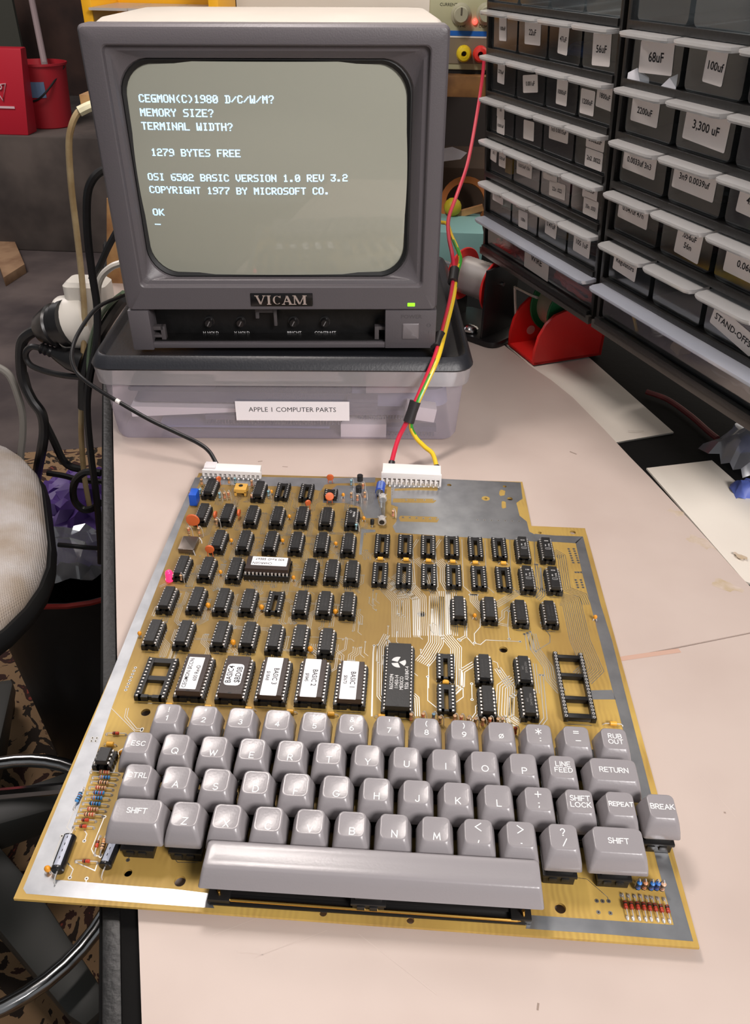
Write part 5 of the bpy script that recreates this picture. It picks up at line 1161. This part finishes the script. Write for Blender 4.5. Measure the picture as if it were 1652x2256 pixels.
def can(p0, p1, r, m, cap_m, name='electrolytic_capacitor', stripe=None):
    a, b_ = Vector(p0), Vector(p1); d = (b_ - a).normalized(); L = (b_ - a).length; mb = MB()
    mb.lathe([(r * .8, 0), (r, .4), (r, L * .82), (r * .93, L * .86), (r, L * .9), (r, L - .4), (r * .85, L)], a, d, 24); 
    o = mb.obj(name, m, board); MB().lathe([(r * .84, L - .3), (r * .84, L + .05)], a, d, 20).obj('end_cap', cap_m, o)
    for q, e in ((a - d * 5, a), (b_ + d * 4.5, b_)): MB().tube([(q.x, q.y, 0), (q.x, q.y, e.z * .7), tuple(q.lerp(e, .4)), tuple(e)], .32, 6).obj('lead', m_lead, o)
    if stripe:
        u = Vector((0, 0, 1)); s_ = d.cross(u).normalized(); pts = []
        mb = MB(); n = 5
        for k in (0, 1): pts.append([tuple(a + d * (L * (.06 + .86 * k)) + (u * math.sin(t) + s_ * math.cos(t)) * (r + .05)) for t in [math.radians(60 + 60 * i / n) for i in range(n + 1)]])
        mb.add(pts[0] + pts[1], [(i, i + 1, n + 2 + i, n + 1 + i) for i in range(n)]); so = mb.obj('sleeve_stripe', stripe, o)
        mb = MB(); 
        for k in (.14, .34, .52, .72):
            c = a + d * (L * k) + u * (r + .08); mb.box(c.x, c.y, c.z, .35, 1.2, .06, math.atan2(d.y, d.x) - PI / 2)
        mb.obj('minus_mark', m_ink, so)
    return o
m_sl = mat('sleeve_black', (26, 26, 28), .25); m_ss = mat('stripe_silver', (168, 172, 186), .4); m_al = mat('aluminium_end', (188, 188, 190), .3, 1.0)
can(U(*z5(570, 1035), 3)[:2] + (3.0,), U(*z5(462, 1320), 3)[:2] + (3.0,), 3.1, m_sl, m_sl, stripe=m_ss); can(U(*z5(950, 1040), 3)[:2] + (3.0,), U(*z5(848, 1285), 3)[:2] + (3.0,), 3.1, m_sl, m_sl, stripe=m_ss)
c = U(838, 1075, 5); o = can((c[0] + .3, c[1] + 6.5, 4.4), (c[0] - .3, c[1] - 5.5, 4.4), 3.6, mat('sleeve_blue', (44, 76, 170), .3), m_al, stripe=mat('stripe_pale_blue', (110, 130, 190), .4))
# fuse in its clips
f0, f1 = Vector(U(843, 1093, 4.5)), Vector(U(841, 1150, 4.5)); fd = (f1 - f0).normalized()
fu = MB().lathe([(2.4, 0), (2.4, (f1 - f0).length)], f0, fd, 18).obj('glass_fuse', clear('fuse_glass', milk=.05, gloss=.12, rough=.03), board)
MB().lathe([(2.6, -.5), (2.6, 5), (2.5, 5.3)], f0, fd, 18).obj('end_cap', m_lead, fu); MB().lathe([(2.6, .5), (2.6, -5), (2.5, -5.3)], f1, fd, 18).obj('end_cap', m_lead, fu)
MB().lathe([(2.0, 0.6), (0, .7)], f1, fd, 16).obj('end_face', mat('fuse_dark', (40, 36, 34), .5), fu)
for p in (f0 + fd * 2.2, f1 - fd * 2.2):
    for s in (-1, 1): MB().tube(spline([(p.x + s * 1.2, p.y, 0), (p.x + s * 2.9, p.y, 2.2), (p.x + s * 2.6, p.y, 5), (p.x + s * 1.9, p.y, 6.4), (p.x + s * 3, p.y, 8)], 4), .42, 6).obj('fuse_clip', m_lead, fu)
# crystal, trimmers, transistors, lamp
a = U(415, 1196, 4); mb = MB(); mb.prism(rrect(11.5, 15.5, 1.4, 4, a[0], a[1]), .6, 4.2); cr = mb.obj('crystal_can', mat('crystal_metal', (122, 112, 104), .32, .85), board, bevel=.5)
MB().tube([(a[0] + 5.8, a[1] + 7.6, 3.4), (a[0] + 7.6, a[1] + 6.4, 1.4), (a[0] + 8, a[1] + 5, 0)], .4, 6).obj('lead', m_lead, cr); MB().tube([(a[0] + 5.2, a[1] - 7.4, 3.4), (a[0] + 6.6, a[1] - 9, 0)], .4, 6).obj('lead', m_lead, cr)
a = U(428, 1096, 5); tb = MB().box(a[0], a[1], 5.4, 5.6, 9.6, 9.8).obj('trimmer', mat('trimmer_blue', (24, 84, 190), .4), board, bevel=.3); MB().lathe([(1.1, 0), (1.1, 1.2)], (a[0] - 2.8, a[1] + 1.4, 8.2), (-1, 0, 0), 12).obj('adjuster_screw', mat('brass_screw', (176, 126, 70), .4, .6), tb)
a = U(531, 1076, 4.5); mb = MB(); mb.box(a[0], a[1], 4.6, 9.4, 9.0, 3.4).box(a[0] - 3.8, a[1] - 3.6, 2.2, 1.8, 1.8, 4).box(a[0] + 3.8, a[1] - 3.6, 2.2, 1.8, 1.8, 4).box(a[0], a[1] + 3.6, 2.2, 9, 1.8, 4)
tb = mb.obj('trimmer', mat('trimmer_amber', (214, 164, 74), .45), board, bevel=.3); MB().lathe([(1.7, 0), (1.7, .2)], (a[0] - .3, a[1] + 1.2, 6.25), (0, 0, 1), 16).obj('adjuster_slot', m_black, tb)
for q in ((793, 1053), (790, 1078)):
    a = U(*q, 6); P = [(2.3 * math.cos(t), 2.3 * math.sin(t)) for t in [math.radians(-60 + 300 * i / 14) for i in range(15)]]
    o = MB().prism([(a[0] + x, a[1] + y) for x, y in P], 3.4, 8.6).obj('transistor', m_chip, board, bevel=.2)
    for k in (-1.27, 0, 1.27): MB().tube([(a[0] + k, a[1], 4), (a[0] + k, a[1], 0)], .25, 6).obj('lead', m_lead, o)
a = U(820, 1150, 3.5); o = MB().lathe([(1.5, -2), (1.5, 2)], (a[0], a[1], 3.6), (0, .3, 1), 14).obj('diode', m_chip, board, bevel=.2); MB().tube([(a[0], a[1], 2), (a[0], a[1] - 2, 0)], .3, 6).obj('lead', m_lead, o)
a = U(373, 1270, 4); o = MB().lathe([(2.9, 0), (2.9, 1), (2.5, 1.1), (2.5, 5.6), (2.2, 6.8), (1.3, 7.7), (0, 8)], (a[0], a[1], 1.2), (0, 0, 1), 20).obj('indicator_lamp', mat('lamp_magenta', (255, 60, 110), .15, emit=(255, 30, 90), estr=1.4), board)
# edge connectors of the two plugs
def header(px0, px1, name='pin_header'):
    a, b = U(*px0, 0), U(*px1, 0); mb = MB()
    for i in range(12):
        t = (i + .5) / 12; x = a[0] + (b[0] - a[0]) * t; y = a[1] + (b[1] - a[1]) * t; mb.box(x, y, 2, .9, .9, 4).lathe([(1.2, .1), (.8, .8)], (x, y, 0), (0, 0, 1), 8)
    mb.bx(min(a[0], b[0]) - .5, max(a[0], b[0]) + .5, min(a[1], b[1]) + 1.2, max(a[1], b[1]) + 4, .1, 2.4)
    mb.obj(name, m_lead, board)
header((842, 1070), (970, 1073)); header((446, 1052), (573, 1056))
# ------------------------------------------------------------------ cables and plugs
def cab(name, pts, r, m, label, n=8, sp=8, mfn=None):
    return tag(MB().tube(spline([UY(*p) if len(p) == 3 else p[:3] for p in pts], sp), r, n, mfn=mfn).obj(name, m), label, 'cable')
m_rub = mat('rubber_black', (20, 19, 20), .35); m_whp = mat('white_plastic', (226, 220, 210), .4); m_wht = mat('plug_white', (236, 230, 226), .5)
def plug(root, uL, uR, v_back, v_ridge, v_bot, nm='plug_housing'):
    y0 = U((uL + uR) / 2, v_bot, 2)[1]
    zt = UY((uL + uR) / 2, v_ridge, y0)[2]
    xl, xr = U(uL, v_ridge, zt)[0], U(uR, v_ridge, zt)[0]
    yb = U((uL + uR) / 2, v_back, zt + 1.5)[1]
    mb = MB(); w = xr - xl; p = w / 12
    mb.loft([[(xl, y0, zt * .55), (xl, yb, 2), (xl, yb, zt + 1.5), (xl, y0, zt)], [(xr, y0, zt * .55), (xr, yb, 2), (xr, yb, zt + 1.5), (xr, y0, zt)]])
    for i in range(13): mb.bx(xl + p * i - .75, xl + p * i + .75, y0 - .6, y0 + 3, 2.0, zt * .75)
    mb.bx(xl - .7, xr + .7, y0 + 1.5, y0 + 3, 2, zt * .7); mb.bx(xl - .7, xr + .7, y0 - .8, y0 + 1, zt * .62, zt)
    o = mb.obj(nm, m_wht, root, loc=None, bevel=.15)
    b = MB()
    for i in range(12): b.box(xl + p * (i + .5), y0 + 1.2, zt * .52, p - 1.7, .4, 2.2)
    b.obj('contact_slot', mat('slot_dark', (60, 52, 46), .5), o); 
    b = MB()
    for i in range(12): b.box(xl + p * (i + .5), y0 + .8, 2.6, 1.4, 1, 1.6)
    b.obj('contact_row', m_lead, o)
    return (xl, xr, y0, yb, zt)
pw_ = thing('power_lead', 'red and yellow-green power lead running from the supply to the board', 'power lead', (0, 0, 0))
xl, xr, y0, yb, zt = plug(pw_, 842, 971, 1023, 1043, 1068)
m_rw = mat('wire_red', (206, 40, 66), .32); m_yw = mat('wire_yellow', (236, 196, 44), .32); m_gw = mat('wire_green', (60, 150, 50), .32)
def wire(nm, pts, m, r=1.9, mfn=None): return MB().tube(spline(pts, 8), r, 10, mfn=mfn).obj(nm, m, pw_)
redp = [UY(1067, 124, 846), UY(1062, 175, 835), UY(1050, 255, 800), UY(1030, 360, 740), UY(1006, 430, 700), UY(988, 482, 650), UY(989, 525, 610), UY(996, 560, 580), UY(999, 600, 560), UY(992, 655, 520), UY(975, 725, 470), UY(958, 785, 428), UY(936, 838, 412), UY(913, 890, 400), UY(893, 935, 395), UY(876, 970, 388), (xl + 6.5, yb + 6, zt * .62 + 3), (xl + 6.2, yb - 1, zt * .62)]
wire('red_wire', redp, m_rw)
yg = [UY(972, 490, 680), UY(985, 494, 660), UY(994, 518, 620), UY(1006, 545, 590), UY(1014, 572, 575), UY(1006, 605, 560), UY(999, 655, 520), UY(982, 725, 469), UY(966, 785, 427), UY(943, 838, 411), UY(919, 890, 399), UY(905, 935, 395), UY(915, 962, 391), UY(935, 984, 386), UY(953, 1000, 380), (xr - 3, yb + 4, zt * .62 + 2), (xr - 2.2, yb - 1, zt * .62)]
wire('yellow_green_wire', yg, [m_yw, m_gw], mfn=lambda i, j: 1 if (j + i // 5) % 10 in (4, 5, 6) else 0)
def sleeve(nm, a, b, r): MB().tube([a, tuple((Vector(a) + Vector(b)) / 2), b], r, 12, rfn=lambda t: r * (1 + .15 * abs(t - .5))).obj(nm, mat('heat_shrink', (40, 37, 38), .45), pw_)
mid = lambda i, j=None: tuple((Vector(redp[i]) + Vector(yg[j])) / 2)
sleeve('heat_shrink_sleeve', UY(1001, 594, 562), UY(997, 622, 545), 4.4); sleeve('heat_shrink_sleeve', UY(970, 738, 460), UY(961, 768, 440), 4.3); sleeve('heat_shrink_sleeve', UY(915, 884, 401), UY(900, 930, 395), 4.3)
sleeve('boot', (xl + 6.8, yb + 7, zt * .62 + 3.6), (xl + 6.2, yb - .5, zt * .62), 2.5); sleeve('boot', (xr - 3.4, yb + 5, zt * .62 + 2.6), (xr - 2.2, yb - .5, zt * .62), 2.5)
vl = thing('video_lead', 'thin black video lead with white plug looping from monitor to board', 'video lead', (0, 0, 0))
xl2, xr2, y02, yb2, zt2 = plug(vl, 446, 573, 1022, 1037, 1051)
MB().tube(spline([UY(285, 648, 560), UY(262, 655, 530), UY(212, 680, 495), UY(172, 735, 460), UY(158, 780, 440), UY(166, 815, 425), UY(190, 840, 412), UY(228, 866, 402), UY(262, 886, 396), UY(330, 925, 388), UY(395, 956, 382), UY(438, 977, 376), UY(461, 995, 370), (xl2 + 8.2, yb2 + 3, zt2 * .6 + 3)], 8), 1.75, 10).obj('lead_jacket', m_rub, vl)
MB().tube([(xl2 + 8.2, yb2 + 4, zt2 * .6 + 3.6), (xl2 + 8.6, yb2, zt2 * .6 + 1)], .8, 6).obj('core_wire', m_wht, vl)
mb = MB(); mb.bx(xl2 + .5, xl2 + 9.5, yb2 - 7, yb2 + 2, zt2 * .5, zt2 + 1.6); mb.obj('plug_cover', mat('cover_white', (226, 220, 222), .5), vl, bevel=.3)
q = UY(260, 884, 395); MB().lathe([(1.85, -1.8), (1.85, 1.8)], q, Vector(UY(275, 893, 394)) - Vector(UY(248, 878, 397)), 10).obj('scuff', m_wht, vl)
m_beige = mat('cable_beige', (186, 164, 124), .5, scale=40, col2=(160, 134, 94)); m_gr = mat('cable_grey', (120, 116, 110), .35)
cab('mains_cable', [(230, 232, 640), (200, 234, 625), (172, 248, 618), (156, 285, 615), (152, 330, 615), (158, 420, 615), (170, 520, 615), (180, 610, 615), (186, 690, 612), (184, 780, 608), (180, 880, 600), (179, 960, 600), (186, 1050, 600), (198, 1120, 600)], 3.1, m_beige, 'thick beige cable curving down behind the left side of the monitor')
cab('cable_collar', [(202, 233, 626), (190, 238, 621), (174, 246, 618)], 4.6, mat('collar_white', (220, 214, 180), .5), 'pale collar on the thick beige cable beside the monitor')
cab('black_cable', [(240, 376, 600), (222, 378, 590), (204, 395, 582), (193, 425, 580), (191, 480, 580), (195, 540, 580), (204, 610, 580), (214, 680, 578), (212, 760, 570), (198, 830, 565), (192, 900, 560), (200, 1000, 555), (212, 1090, 550), (220, 1180, 545), (222, 1240, 540)], 4.0, m_rub, 'black cable hanging straight down beside the thick beige cable')
cab('black_cable', [(262, 500, 660), (238, 545, 650), (212, 600, 645), (180, 640, 640), (140, 672, 636), (100, 704, 632), (84, 728, 630)], 3.6, m_rub, 'black cable slanting down from the monitor to the black plug')
pl_ = thing('mains_plug', 'large black round mains plug pushed into a white adapter left of the monitor', 'plug', UY(120, 715, 630))
pc = Vector(UY(120, 715, 630))
def rel3(u, v, y): return Vector(UY(u, v, y)) - pc
MB().lathe([(10, 0), (16, 6), (22, 20), (24, 26), (22, 28), (22, 34), (25, 36), (25, 46)], rel3(84, 726, 630), rel3(150, 712, 622) - rel3(84, 726, 630), 24).obj('plug_body', m_rub, pl_)
MB().tube(spline([rel3(92, 724, 630), rel3(64, 736, 630), rel3(48, 756, 630), rel3(46, 800, 628), rel3(52, 840, 626), rel3(70, 880, 622), rel3(92, 912, 620), rel3(97, 950, 618), rel3(92, 990, 616), rel3(84, 1030, 640), rel3(76, 1080, 690), rel3(66, 1140, 700)], 6), 6.0, 10).obj('plug_cable', m_rub, pl_)
ad = thing('mains_adapter', 'white round mains adapter behind the black plug', 'adapter', UY(163, 710, 632)); pc = Vector(UY(163, 710, 632))
MB().lathe([(27, -14), (29, -10), (29, 16), (24, 22)], (0, 0, 0), (1, .1, .1), 28).obj('adapter_body', m_whp, ad); MB().bx(-12, 20, -8, 18, -42, -20).obj('adapter_pin_block', m_whp, ad, bevel=2)
sp_ = thing('power_strip', 'white power strip standing against the bench behind the cables', 'power strip', UY(205, 690, 640)); pc = Vector(UY(205, 690, 640))
MB().loft([[(x, y, -60) for x, y in rrect(46, 34, 8, 5)], [(x, y, 34) for x, y in rrect(46, 34, 8, 5)], [(x, y, 38) for x, y in rrect(38, 26, 6, 5)]]).obj('strip_body', m_whp, sp_)
cab('grey_cable', [(266, 580, 600), (246, 588, 600), (226, 606, 600), (216, 632, 600), (217, 665, 602), (224, 700, 604)], 3.4, m_whp, 'short pale cable curving over the white power strip')
cab('green_cable', [(272, 645, 560), (248, 664, 575), (226, 690, 590), (206, 730, 596), (196, 790, 598), (196, 850, 596)], 2.6, mat('cable_green_grey', (96, 116, 92), .4), 'thin grey-green cable drooping beside the storage box')
cab('black_cable', [(275, 655, 575), (250, 690, 590), (222, 735, 600), (200, 775, 604), (186, 830, 600), (184, 900, 596)], 6.0, m_rub, 'thickest black cable bundle drooping beside the storage box')
p2 = thing('small_plug', 'small black ribbed plug hanging below the large black plug', 'plug', UY(110, 770, 612)); pc = Vector(UY(110, 770, 612))
MB().lathe([(4.5, 0), (6.5, 2), (5, 4), (6.5, 7), (5, 9), (6.5, 12), (5.5, 14), (7, 17), (9, 22), (13, 34), (14, 48)], rel3(88, 766, 612), rel3(150, 788, 610) - rel3(88, 766, 612), 16).obj('plug_body', m_rub, p2)
MB().tube(spline([rel3(90, 767, 612), rel3(70, 764, 612), rel3(58, 774, 612), rel3(58, 790, 612), rel3(70, 806, 610), rel3(100, 818, 608), rel3(140, 827, 606), rel3(178, 831, 604)], 6), 3.4, 8).obj('plug_cable', m_rub, p2)
cab('grey_cable', [(-20, 800, 640), (20, 826, 640), (42, 880, 640), (50, 920, 640), (50, 960, 640), (46, 1000, 640), (44, 1060, 640), (40, 1130, 640)], 4.4, m_gr, 'glossy dark grey cable hanging behind the chair seat')
cab('black_cable', [(52, 820, 640), (66, 868, 640), (92, 918, 640), (118, 970, 640), (138, 1012, 640), (156, 1028, 640), (180, 1034, 640)], 4.6, m_rub, 'black cable running down and across to the thick beige cable')
cab('black_cable', [(104, 1042, 640), (140, 1048, 640), (170, 1056, 636), (200, 1060, 630), (235, 1062, 620)], 3.6, m_rub, 'black cable lying low between chair and bench')
cab('black_cable', [(222, 1042, 560), (190, 1040, 560), (168, 1056, 560), (161, 1080, 560), (166, 1106, 560), (184, 1122, 560), (205, 1120, 560), (222, 1106, 560)], 4.2, m_rub, 'black cable loop hanging beside the bench edge')
cab('black_cable', [(128, 1200, 560), (160, 1203, 560), (190, 1206, 560), (222, 1208, 555)], 2.8, m_rub, 'thin black cable crossing in front of the purple bag')

# ------------------------------------------------------------------ shelf post, waste bin
a = UY(236, 636, 800); o = MB(); rg_ = []
for (ul, ur, v, v2) in ((236, 282, 636, 636), (236, 274, 560, 560), (236, 262, 445, 470)):
    p, q = UY(ul, v, 800), UY(ur, v2, 800); rg_.append([(p[0] - a[0], 0, p[2] - a[2]), (q[0] - a[0], 0, q[2] - a[2]), (q[0] - a[0], 34, q[2] - a[2]), (p[0] - a[0], 34, p[2] - a[2])])
o.loft(rg_)
tag(o.obj('wooden_post', m_wood, loc=(a[0], 800, -9), bevel=.8), 'splintered pale wooden post standing behind the left side of the monitor', 'post')
zb = -330
c0 = U(178, 1240, zb)
bin_ = thing('waste_bin', 'black waste bin with red rim between the chair and the bench', 'waste bin', (c0[0] - 30, c0[1] + 85, -750))
H = zb + 750 - 20
MB().lathe([(118, 0), (122, 4), (150, H), (146, H), (118, 8), (0, 8)], (0, 0, 0), (0, 0, 1), 32).obj('bin_body', mat('bin_black', (18, 17, 18), .5), bin_)
MB().lathe([(148, H - 4), (153, H - 4), (154, H), (151, H + 3), (147, H)], (0, 0, 0), (0, 0, 1), 32, cap=False).obj('rim', mat('bin_rim_red', (150, 40, 32), .5), bin_)
pb_ = crumple(190, 60, 200, 21, 16, 16, 20).obj('purple_bag', mat('bag_purple', (92, 58, 142), .5), loc=(c0[0] - 125, c0[1] + 10, zb - 22), angle=25); tag(pb_, 'crumpled purple plastic bag stuffed in the waste bin', 'bag')
cb_ = crumple(120, 40, 90, 33, 10, 8, 18).obj('clear_wrapper', clear('wrapper_plastic', milk=.35, gloss=.25, rough=.08), loc=(c0[0] - 75, c0[1] - 58, zb + 8), angle=25); tag(cb_, 'crumpled clear wrapper on top of the waste bin', 'wrapper')

# ------------------------------------------------------------------ drafting chair
KX, KYC = -420, 430
KA = math.radians(25)
ch = thing('drafting_chair', 'grey fabric drafting chair with black shell and chrome foot ring beside the bench', 'chair', (KX, KYC, -750), KA)
def fabric():
    mt = mat('chair_fabric', (206, 199, 196), 1.0, scale=16, col2=(176, 160, 144))
    n, k = mt.node_tree.nodes, mt.node_tree.links; b = n['Principled BSDF']; tc = n['Texture Coordinate']
    w1 = n.new('ShaderNodeTexWave'); w1.inputs['Scale'].default_value = 170; w1.bands_direction = 'X'; w1.inputs['Distortion'].default_value = 1.5
    w2 = n.new('ShaderNodeTexWave'); w2.inputs['Scale'].default_value = 170; w2.bands_direction = 'Y'; w2.inputs['Distortion'].default_value = 1.5
    for w in (w1, w2): k.new(tc.outputs['Object'], w.inputs['Vector'])
    mx = n.new('ShaderNodeMath'); mx.operation = 'MAXIMUM'; k.new(w1.outputs['Fac'], mx.inputs[0]); k.new(w2.outputs['Fac'], mx.inputs[1])
    bp = n.new('ShaderNodeBump'); bp.inputs['Strength'].default_value = .5; bp.inputs['Distance'].default_value = .002; k.new(mx.outputs[0], bp.inputs['Height']); k.new(bp.outputs['Normal'], b.inputs['Normal'])
    return mt
m_fab = fabric()
ZS = 600                                                     # seat top above the floor
def srr(w, d, r, z, cx=0, cy=0): return [(x, y, z) for x, y in rrect(w, d, r, 8, cx, cy)]
MB().loft([srr(380, 390, 120, ZS - 44), srr(412, 422, 150, ZS - 34), srr(420, 430, 160, ZS - 18), srr(408, 418, 160, ZS - 3), srr(370, 380, 150, ZS + 6), srr(280, 290, 120, ZS + 9), srr(120, 130, 50, ZS + 9)]).obj('seat', m_fab, ch, angle=80)
MB().loft([srr(300, 310, 100, ZS - 72), srr(424, 434, 160, ZS - 48), srr(432, 442, 165, ZS - 36), srr(424, 434, 160, ZS - 26)]).obj('seat_shell', mat('chair_shell', (20, 20, 21), .5), ch, angle=60)
def brr(w, h, r, y, cz): return [(x, y - ((x / 260) ** 2) * 40, z) for x, z in rrect(w, h, r, 8, 0, cz)]
cz = ZS + 116
MB().loft([brr(300, 180, 80, 290, cz), brr(366, 236, 105, 282, cz), brr(380, 250, 115, 266, cz), brr(366, 236, 108, 252, cz), brr(300, 180, 82, 244, cz), brr(120, 70, 32, 240, cz)]).obj('backrest', m_fab, ch, angle=80)
MB().loft([brr(330, 200, 90, 312, cz), brr(384, 254, 115, 298, cz), brr(386, 256, 117, 284, cz)]).obj('back_shell', MATS['chair_shell'], ch, angle=60)
MB().bx(-24, 24, 300, 316, ZS - 60, ZS + 120).obj('back_stay', m_black, ch, bevel=4)
MB().lathe([(26, 80), (26, 330), (18, 332), (18, ZS - 50)], (0, 0, 0), (0, 0, 1), 20).obj('gas_column', m_black, ch)
rx_, ry_ = -335 - KX, 345 - KYC; RGC = (rx_ * math.cos(KA) + ry_ * math.sin(KA), -rx_ * math.sin(KA) + ry_ * math.cos(KA))
n = 48
MB().tube([(RGC[0] + 172 * math.cos(2 * PI * i / n), RGC[1] + 172 * math.sin(2 * PI * i / n), 150) for i in range(n + 1)], 9.5, 12).obj('foot_ring', m_steel, ch)
for i in range(3):
    a = 2 * PI * i / 3 + .5; MB().tube([(0, 0, 175), (RGC[0] + 170 * math.cos(a), RGC[1] + 170 * math.sin(a), 152)], 8, 8).obj('ring_spoke', m_steel, ch)
m_gleg = mat('base_grey', (72, 72, 68), .5)
for i in range(5):
    a = 2 * PI * i / 5 + 0.15; d = Vector((math.cos(a), math.sin(a), 0)); s_ = Vector((-d.y, d.x, 0))
    def rg(t, w, z0, z1_): c = d * t; return [tuple(c + s_ * (w / 2) + Vector((0, 0, z0))), tuple(c + s_ * (w / 2) + Vector((0, 0, z1_))), tuple(c - s_ * (w / 2) + Vector((0, 0, z1_))), tuple(c - s_ * (w / 2) + Vector((0, 0, z0)))]
    lg_ = MB().loft([rg(20, 46, 60, 120), rg(150, 60, 55, 100), rg(300, 44, 46, 72), rg(320, 30, 46, 64)]).obj('base_leg', m_gleg, ch, bevel=6)
    MB().lathe([(24, -9), (27, -7), (27, 7), (24, 9)], tuple(d * 300 + Vector((0, 0, 27))), tuple(s_), 20).obj('caster', m_black, lg_)

# ------------------------------------------------------------------ far left: buckets, plank, drawers
YB = 3420
a = UY(42, 262, YB); b = UY(150, 262, YB); zb_ = -296; cx = (UY(95, 258, YB)[0]); R_ = (b[0] - a[0]) / 2
top = UY(95, 140, YB)[2]
bk = thing('bucket', 'red plastic bucket with a blue sticker on the concrete ledge', 'bucket', (cx, YB + 60, zb_)); hb = top - zb_ 
MB().lathe([(R_ * .82, 0), (R_ * .86, 4), (R_ * 1.0, hb - 8), (R_ * 1.06, hb - 8), (R_ * 1.06, hb), (R_ * .98, hb), (R_ * .82, 12), (0, 12)], (0, 0, 0), (0, 0, 1), 32).obj('bucket_body', mat('bucket_red', (176, 34, 46), .45), bk)
MB().tube(spline([(-R_ * 1.0, 0, hb - 14), (-R_ * .6, -R_ * .98, hb * .52), (0, -R_ * 1.1, hb * .46), (R_ * .55, -R_ * .95, hb * .62), (R_ * 1.0, 0, hb - 14)], 6), 4, 8).obj('handle', m_black, bk)
st = MB()
for i in range(4):
    t0, t1 = [math.radians(-100 + 9 * k) for k in (i, i + 1)]; rr_ = R_ * .97; st.quad((rr_ * math.cos(t0), rr_ * math.sin(t0), hb * .5), (rr_ * math.cos(t1), rr_ * math.sin(t1), hb * .5), (rr_ * 1.02 * math.cos(t1), rr_ * 1.02 * math.sin(t1), hb * .74), (rr_ * 1.02 * math.cos(t0), rr_ * 1.02 * math.sin(t0), hb * .74))
st.obj('sticker', mat('sticker_blue', (110, 136, 170), .5), bk)
a = UY(98, 140, YB + 60); b = UY(58, -60, YB + 420)
tag(MB().tube([(a[0], a[1], zb_ + 14), a, b], 13, 10).obj('broom_handle', mat('handle_grey', (150, 132, 132), .6)), 'pale broom handle standing in the red bucket', 'broom handle')
YG = YB - 165; a = UY(-60, 275, YG); b = UY(46, 108, YG)
c_ = UY(57, 272, YG); rb = MB().loft([[(0, 0, 0), (c_[0] - a[0], 0, 0), (c_[0] - a[0], 90, 0), (0, 90, 0)], [(0, 0, b[2] - zb_), (b[0] - a[0], 0, b[2] - zb_ + 2), (b[0] - a[0] - 16, 84, b[2] - zb_), (0, 84, b[2] - zb_)]]).obj('red_bag', mat('bag_red', (190, 28, 48), .5), loc=(a[0], YG, zb_), bevel=6)
tag(rb, 'tall red bag with white print beside the red bucket', 'bag')
c = UY(3, 200, YG); lg_ = MB(); q = Vector(c) - Vector((a[0], YG, zb_))
lg_.tube([(q.x - 26, -4, q.z + 18), (q.x + 24, -4, q.z + 26), (q.x, -4, q.z - 34), (q.x - 26, -4, q.z + 18)], 3, 6); lg_.tube([(q.x + 8 * math.cos(t) - 2, -4, q.z + 14 + 8 * math.sin(t)) for t in [2 * PI * i / 12 for i in range(13)]], 2.5, 6); lg_.bx(q.x - 40, q.x + 40, -4, -2, q.z - 62, q.z - 54)
lg_.obj('white_print', mat('print_pinkwhite', (226, 190, 196), .6), rb)
a = UY(18, 100, 3900)
tag(MB().bx(-170, 60, 0, 20, 0, 600).obj('leaning_board', mat('panel_greygreen', (66, 66, 58), .8), loc=(a[0], 3900, -296)), 'dark grey-green panel leaning behind the red bag', 'panel')
a = U(58, 598, -750); b = U(12, 628, -750); c = U(-60, 420, -750)
e = Vector(a) - Vector(b); f = Vector(c) - Vector(b)
pk = MB(); h = Vector((0, 0, 36)); z_ = Vector((0, 0, 0)); o_ = Vector((0, 0, 0)); e.z = f.z = 0
pk.loft([[tuple(o_), tuple(e), tuple(e + h), tuple(h)], [tuple(f), tuple(f + e), tuple(f + e + h), tuple(f + h)]])
tag(pk.obj('plank', mat('dull_plank', (170, 136, 104), .8, scale=10, col2=(132, 98, 72)), loc=(b[0], b[1], -756), bevel=2), 'short wooden plank lying on the concrete floor by the ledge', 'plank')
# yellow organiser behind the monitor
YO = 1040; a = UY(184, 40, YO); b = UY(470, -120, YO)
og = thing('drawer_organiser', 'yellow framed organiser with translucent trays behind the monitor top', 'organiser', (a[0], YO, a[2] - 30))
w = b[0] - a[0]; h = b[2] - a[2] + 30
MB().bx(0, 13, 0, 120, -60, h).bx(w - 13, w, 0, 120, -60, h).bx(0, w, 112, 120, -60, h).bx(0, w, 0, 120, -60, -48).obj('frame', mat('organiser_yellow', (240, 176, 24), .45), og, bevel=1)
for i in range(3):
    x0 = 15 + i * 52; tr_o = MB().loft([[(x0, 2, 0), (x0 + 48, 2, 0), (x0 + 48, 100, 0), (x0, 100, 0)], [(x0, -4, 40), (x0 + 48, -4, 40), (x0 + 48, 104, 40), (x0, 104, 40)]], True, False).obj('tray', m_drw, og)
    MB().bx(x0 - 1, x0 + 49, -14, 104, 40, 43).obj('tray_lip', m_lip, tr_o)
os_ = MB().bx(-20, w + 20, -10, 130, -18, 0).obj('wall_shelf', m_wood, loc=(a[0], YO, a[2] - 90)); tag(os_, 'wooden wall shelf carrying the yellow organiser', 'shelf')
